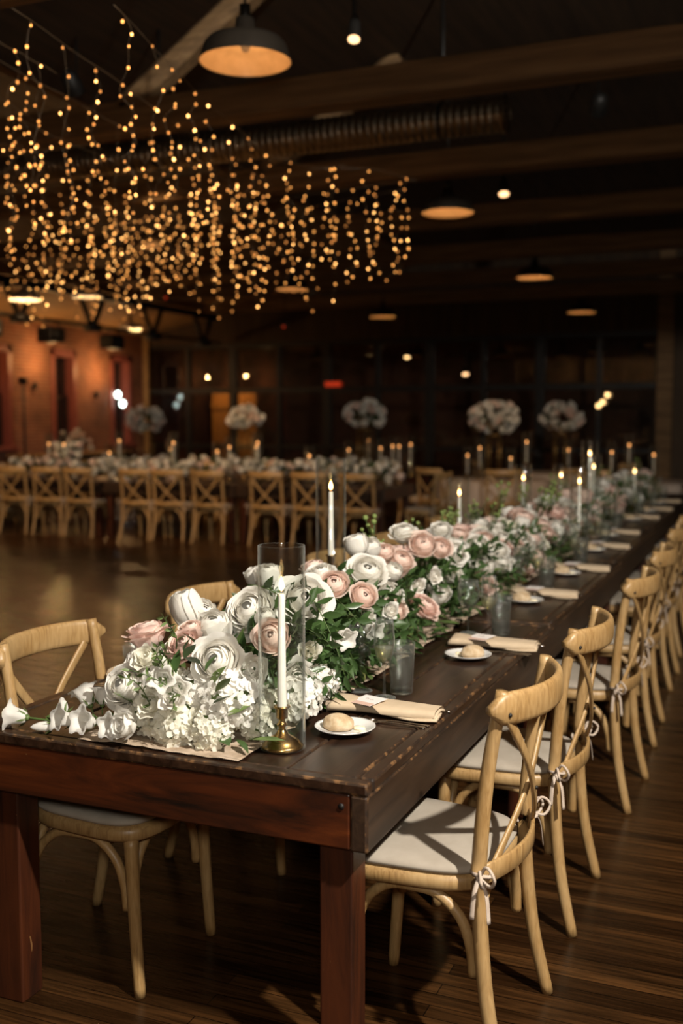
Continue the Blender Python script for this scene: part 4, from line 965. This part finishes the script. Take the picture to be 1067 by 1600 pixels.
for ci, pl in enumerate(cables):
    P = [Vector((x, y, 3.52)) for x, y in pl]; seg = [(P[k + 1] - P[k]).length for k in range(len(P) - 1)]; tot = sum(seg)
    def at(s):
        for k, L in enumerate(seg):
            if s <= L or k == len(seg) - 1: return P[k].lerp(P[k + 1], min(1, s / L))
            s -= L
    cw = thing('support_cable', 'thin cable holding up the curtain of fairy lights', 'cable', (0, 0, 0), 0, 'fairy light support cables')
    pts = []
    for k in range(31):
        q = at(tot * k / 30); pts.append((q.x, q.y, q.z + .004 * math.sin(k)))
    m = MB(); m.tube(pts, .0018, 5); m.build('wire', wire_m, cw)
    n = max(3, int(tot / (.34 if ci < 7 else .24)))
    for k in range(n):
        q = at(tot * (k + .5 + frnd.uniform(-.2, .2)) / n); ln = frnd.uniform(.55, .95)
        if nstr >= 150: break
        nstr += 1
        s = thing('fairy_light_strand', 'hanging strand of tiny warm fairy lights in the ceiling curtain', 'fairy lights', (q.x, q.y, 3.52), 0, 'curtain of fairy lights')
        nb = frnd.randint(7, 12); wob = [(frnd.uniform(-.045, .045), frnd.uniform(-.045, .045), -ln * (i / (nb - 1))) for i in range(nb)]; wob[0] = (0, 0, 0)
        m = MB(); m.tube(spline(wob, 3), .0011, 4); m.build('wire', wire_m, s)
        for i, (x, y, z) in enumerate(wob):
            o = obj('bulb', bulbs[frnd.choice((0, 1, 1, 2, 2))], s); o.location = (x + frnd.uniform(-.012, .012), y + frnd.uniform(-.012, .012), z - .006 + frnd.uniform(-.02, .0)); sc = frnd.uniform(.7, 1.15); o.scale = (sc, sc, sc)

# ------------------------------------------------------------------ far tables, their chairs, flowers and candles
for k in range(3):
    farm_table('farm_table', ['dark farm table at the left end of the far row', 'dark farm table in the middle of the far row', 'dark farm table at the right end of the far row'][k], (-9.65 + 2.03 * k, 9.66, 0), R(-90), group='far row of farm tables')
for k in range(3):
    farm_table('farm_table', ['dark farm table at the left end of the hindmost row', 'dark farm table in the middle of the hindmost row', 'dark farm table at the right end of the hindmost row'][k], (-10.2 + 2.03 * k, 12.0, 0), R(-90), group='hindmost row of farm tables')
FX = [-9.75, -8.97, -8.42, -7.86, -6.98, -6.50, -5.88, -5.07, -4.49, -3.85]
for k, x in enumerate(FX):
    dup(A0, (x, 9.70 + .02 * (k % 3), 0), R((-2, 1, 3, 0, -1, 2, 0, 1, -2, 1)[k]), '%s cross back chair from the left, back to camera along the far row' % ['first', 'second', 'third', 'fourth', 'fifth', 'sixth', 'seventh', 'eighth', 'ninth', 'last'][k], 'chairs along the far row')
dup(A0, (-3.25, 10.25, 0), R(84), 'cross back chair at the right head of the far row', 'chairs along the far row')
for k, x in enumerate([-9.3, -8.4, -7.3, -6.4, -5.3]):
    dup(A0, (x, 12.02, 0), R(0), 'cross back chair at the hindmost row, %s from the left' % ['first', 'second', 'third', 'fourth', 'fifth'][k], 'chairs along the hindmost row')
def far_flowers(label, name, x, y, z, sx, sy, sz, n, seed, cat='flowers', grp=None, parent=None, dome=False):
    rnd = random.Random(seed)
    t = parent or thing(name, label, cat, (x, y, z), 0, grp)
    g = MB(); lowpoly = [('white_bloom', W_M), ('white_bloom', W_M), ('blush_bloom', B_M)]
    for i in range(n):
        a = rnd.uniform(0, 6.283)
        if dome:
            zz = rnd.uniform(-.75, 1); rr = math.sqrt(1 - zz * zz); p = Vector((sx * rr * math.cos(a), sy * rr * math.sin(a), sz * zz)) * rnd.uniform(.75, 1.05); d = p.normalized()
            off = Vector((0, 0, sz))
        else:
            th = rnd.uniform(.1, 3.04); p = Vector((rnd.uniform(-sx, sx), sy * math.cos(th), sz * math.sin(th) * rnd.uniform(.6, 1.05))); d = Vector((rnd.uniform(-.4, .4), math.cos(th), math.sin(th))); off = Vector((0, 0, .03))
        nm, me = rnd.choice(lowpoly); r = rnd.uniform(.05, .078)
        obj(nm, me, t, aim(p + off, d, r, rnd.uniform(0, 6)))
        for q in range(7):
            dd = d + Vector((rnd.uniform(-1, 1), rnd.uniform(-1, 1), rnd.uniform(-1, 1))); bp = p * rnd.uniform(.6, .95) + off
            if bp.z < .02: bp.z = .02; dd.z = abs(dd.z)
            leaf(g, bp, dd, (0, 0, 1), rnd.uniform(.06, .12), .018, 0)
    o = g.build('foliage', leaf_m, t); o['kind'] = 'stuff'
    return t
W_M, B_M = rose_mesh('white_bloom', white_p, 41, 10, 62, .34, petal_n=4), rose_mesh('blush_bloom', blush_p, 42, 10, 62, .34, petal_n=4)
for k in range(5):
    far_flowers('%s low garland of roses on the far row of tables, counting from the left' % ['first', 'second', 'third', 'fourth', 'fifth'][k], 'floral_garland', -9.0 + 1.2 * k, 10.24, .762, .58, .17, .24, 42, 60 + k, grp='garlands of the far row')
for k in range(3):
    far_flowers('%s low garland on the hindmost row of tables, counting from the left' % ['first', 'second', 'third'][k], 'floral_garland', -9.2 + 2.0 * k, 12.6, .762, .75, .15, .20, 34, 70 + k, grp='garlands of the hindmost row')
far_flowers('raised mound of white roses at the left of the far row', 'floral_arrangement', -8.75, 10.5, .762, .28, .2, .45, 40, 77)
def tall_piece(label, x, y, r=.30, ztop=1.30, seed=1, zb=.761):
    t = thing('tall_centerpiece', label, 'flowers', (x, y, zb), 0, 'tall flower stands')
    H = ztop - zb
    m = MB()
    for sx in (-1, 1):
        for sy in (-1, 1): m.tube([(sx * .08, sy * .08, 0), (sx * .08, sy * .08, H)], .006, 6)
    for z in (.006, H): m.tube([(-.08, -.08, z), (.08, -.08, z), (.08, .08, z), (-.08, .08, z), (-.08, -.08, z)], .006, 6)
    m.box(-.09, .09, -.09, .09, H, H + .012)
    m.build('gold_stand', gold, t)
    b = bpy.data.objects.new('bouquet', None); COL.objects.link(b); b.location = (0, 0, H); b.parent = t
    far_flowers('', '', 0, 0, 0, r, r, r * .72, 66, seed, parent=b, dome=True)
tall_piece('tall gold stand with white flower ball before the third window', -8.80, 12.55, .30, 1.36, 81)
tall_piece('tall gold stand with flower ball in front of the barn door', -6.98, 12.55, .27, 1.42, 82)
tall_piece('tall gold stand with flower ball left of centre, above the hindmost table end', -4.96, 12.55, .30, 1.43, 83)
tall_piece('tall gold stand with the largest flower ball, on the round table right', -2.95, 12.4, .34, 1.36, 84)
tall_piece('tall gold stand with dim flower ball, second on the round tables', -2.45, 14.6, .34, 1.36, 85)
far_flowers('low bowl of white flowers on the sideboard by the windows', 'floral_arrangement', -12.2, 15.2, .93, .30, .25, .40, 30, 86)
def round_table(label, x, y, r=.78, clothm=cloth_m):
    t = thing('round_table', label + ', covered by its cloth', 'table', (x, y, 0), 0, 'round tables')
    m = MB(); m.lathe([(0, .715), (r - .01, .715), (r - .01, .742), (0, .742)], 40); m.build('tabletop', plank_m, t)
    for a in range(4):
        q = a * math.pi / 2 + .4; m = MB(); m.tube([(.45 * math.cos(q), .45 * math.sin(q), 0), (.5 * math.cos(q), .5 * math.sin(q), .715)], .018, 8); m.build('leg', black_metal, t)
    m = MB(); n = 96; rings = [(0, .7435), (r * .6, .7435), (r, .744), (r + .012, .735), (r + .02, .60), (r + .03, .35), (r + .045, .02)]
    m.lathe(rings, n, lobes=lambda a, i: 1 + (.035 * max(0, i - 3) / 3) * math.sin(14 * a + math.sin(3 * a)))
    o = m.build('tablecloth', clothm); o.location = (x, y, 0); tag(o, 'pale floor length cloth on ' + label.replace('round table', 'the round table'), 'tablecloth', 'pale tablecloths')
round_table('round table beyond the third flower mound', -2.95, 12.4)
round_table('round table at the right, behind the long table', -.95, 12.7)
round_table('round table behind the other two', -2.45, 14.6)
round_table('round table at the left edge by the brick wall', -10.9, 11.3, .75, cream_cloth)
rl = ['beyond third flower mound', 'behind long table far end', 'in the hindmost place']
for j, (cx, cy, angs) in enumerate([(-2.95, 12.4, (195, 245, 290, 335)), (-.95, 12.7, (250, 310)), (-2.45, 14.6, (210, 330))]):
    for k, a in enumerate(angs):
        q = R(a); d = 1.10
        dup(A0, (cx + d * math.cos(q), cy + d * math.sin(q), 0), q + R(90), 'cross back chair, round table %s, %s from the left' % (rl[j], ['first', 'second', 'third', 'fourth', 'fifth', 'sixth'][k]), 'chairs at the round tables')
for k, a in enumerate((250, 320)):
    q = R(a); dup(A0, (-10.9 + 1.1 * math.cos(q), 11.3 + 1.1 * math.sin(q), 0), q + R(90), ['cross back chair in front of the cream round table at the left edge', 'cross back chair right of the cream round table at the left edge'][k], 'chairs at the round tables')
# sideboard under the windows
t = thing('sideboard', 'long wooden sideboard standing under the brick wall windows', 'sideboard', (-12.3, 15.3, 0))
m = MB(); m.box(-.35, .35, -1.6, 1.6, .88, .93); m.build('worktop', soffit_m, t, False, .006)
m = MB(); m.box(-.32, .32, -1.55, 1.55, .10, .879); m.build('carcass', plank_m, t, False, .006)
for k in range(4): m = MB(); m.box(.321, .34, -1.52 + .77 * k, -.80 + .77 * k, .14, .85); m.build('door', plank_m, t, False, .004)
m = MB(); m.box(-.30, .30, -1.5, 1.5, 0, .10); m.build('plinth', black_metal, t, False)
# tripod stand at the left edge
t = thing('speaker_stand', 'thin black tripod stand before the leftmost window', 'stand', (-11.55, 12.9, 0))
m = MB(); m.tube([(0, 0, .1), (0, 0, 2.2)], .02, 8); m.build('pole', black_metal, t)
m = MB(); m.box(-.06, .06, -.06, .06, 2.2, 2.32); m.build('bracket', black_metal, t, False, .01)
for k in range(3): a = k * 2.094; m = MB(); m.tube([(0, 0, .55), (.4 * math.cos(a), .4 * math.sin(a), .01)], .013, 6); m.build('leg', black_metal, t)
# far candles
def far_candle(x, y, fz, where, zb=.761):
    c = thing('brass_candlestick', 'small brass candlestick ' + where, 'candlestick', (x, y, zb), 0, 'distant candlesticks')
    hold = max(.06, fz - zb - .28)
    m = MB(); m.lathe([(0, 0), (.05, 0), (.048, .01), (.015, .025), (.008, .04), (.008, hold - .02), (.018, hold - .01), (.018, hold), (0, hold - .004)], 14); m.build('stick', brass, c)
    t = thing('taper_candle', 'lit white taper candle ' + where, 'candle', (x, y, zb + hold - .003), 0, 'distant taper candles'); ch = fz - zb - hold - .015
    m = MB(); m.lathe([(0, 0), (.0115, 0), (.009, ch), (0, ch)], 10); m.build('wax', wax, t); m = MB(); flame(m, ch, .042, .010); m.build('flame', far_flame_m, t)
    g = MB(); gh = fz - zb + .14; g.lathe([(.055, .001), (.055, gh), (.0535, gh), (.0535, .001)], 18); o = g.build('hurricane_glass', glass_m); o.location = (x, y, zb); tag(o, 'glass hurricane cylinder round the taper ' + where, 'hurricane glass', 'distant hurricane glasses')
NUM = ['first', 'second', 'third', 'fourth', 'fifth', 'sixth', 'seventh', 'eighth', 'ninth', 'tenth', 'eleventh']
for k, (d, z) in enumerate([(9.07, 1.23), (8.62, 1.23), (8.02, 1.11), (7.68, 1.29), (7.01, 1.18), (6.81, 1.27), (6.27, 1.15), (5.95, 1.22), (5.68, 1.22), (5.53, 1.28), (4.90, 1.11)]):
    far_candle(-d, 10.30 + .12 * (-1) ** k, z, 'on the far row, %s from the left' % NUM[k])
for k, (d, z) in enumerate([(5.20, 1.13), (4.92, 1.27), (4.69, 1.16), (4.53, 1.19), (4.40, 1.19), (4.25, 1.22)]):
    far_candle(-d, 12.5 + .08 * (k % 2), z, 'at the hindmost row, %s from the left' % NUM[k])
for k, (x, y, z) in enumerate([(-3.36, 12.5, 1.07), (-3.18, 12.5, 1.18), (-2.73, 12.5, 1.04), (-2.51, 12.5, 1.27)]):
    far_candle(x, y, z, 'under the largest flower ball, %s from the left' % NUM[k], .745)
for k, (x, y, z) in enumerate([(-2.30, 14.5, 1.11), (-1.34, 12.5, 1.14), (-1.11, 12.5, 1.24), (-.80, 12.6, 1.11)]):
    far_candle(x, y, z, ['on the hindmost round table', 'leftmost on the rightmost round table', 'middle tallest on the rightmost round table', 'rightmost on the rightmost round table'][k], .745)
# glasses on the far tables
FG = [thing('wine_glass', 'stemmed wine glass on the far row, first from the left', 'wine glass', (-9.3, 9.95, .7605), 0, 'wine glasses of the far row')]
for n, me in zip(('bowl', 'stem', 'foot'), WIN): obj(n, me, FG[0])
for k in range(1, 11): dup(FG[0], (-9.3 + .54 * k, 9.95 + .03 * (k % 2), .7605), 0, 'stemmed wine glass on the far row, %s from the left' % NUM[k])
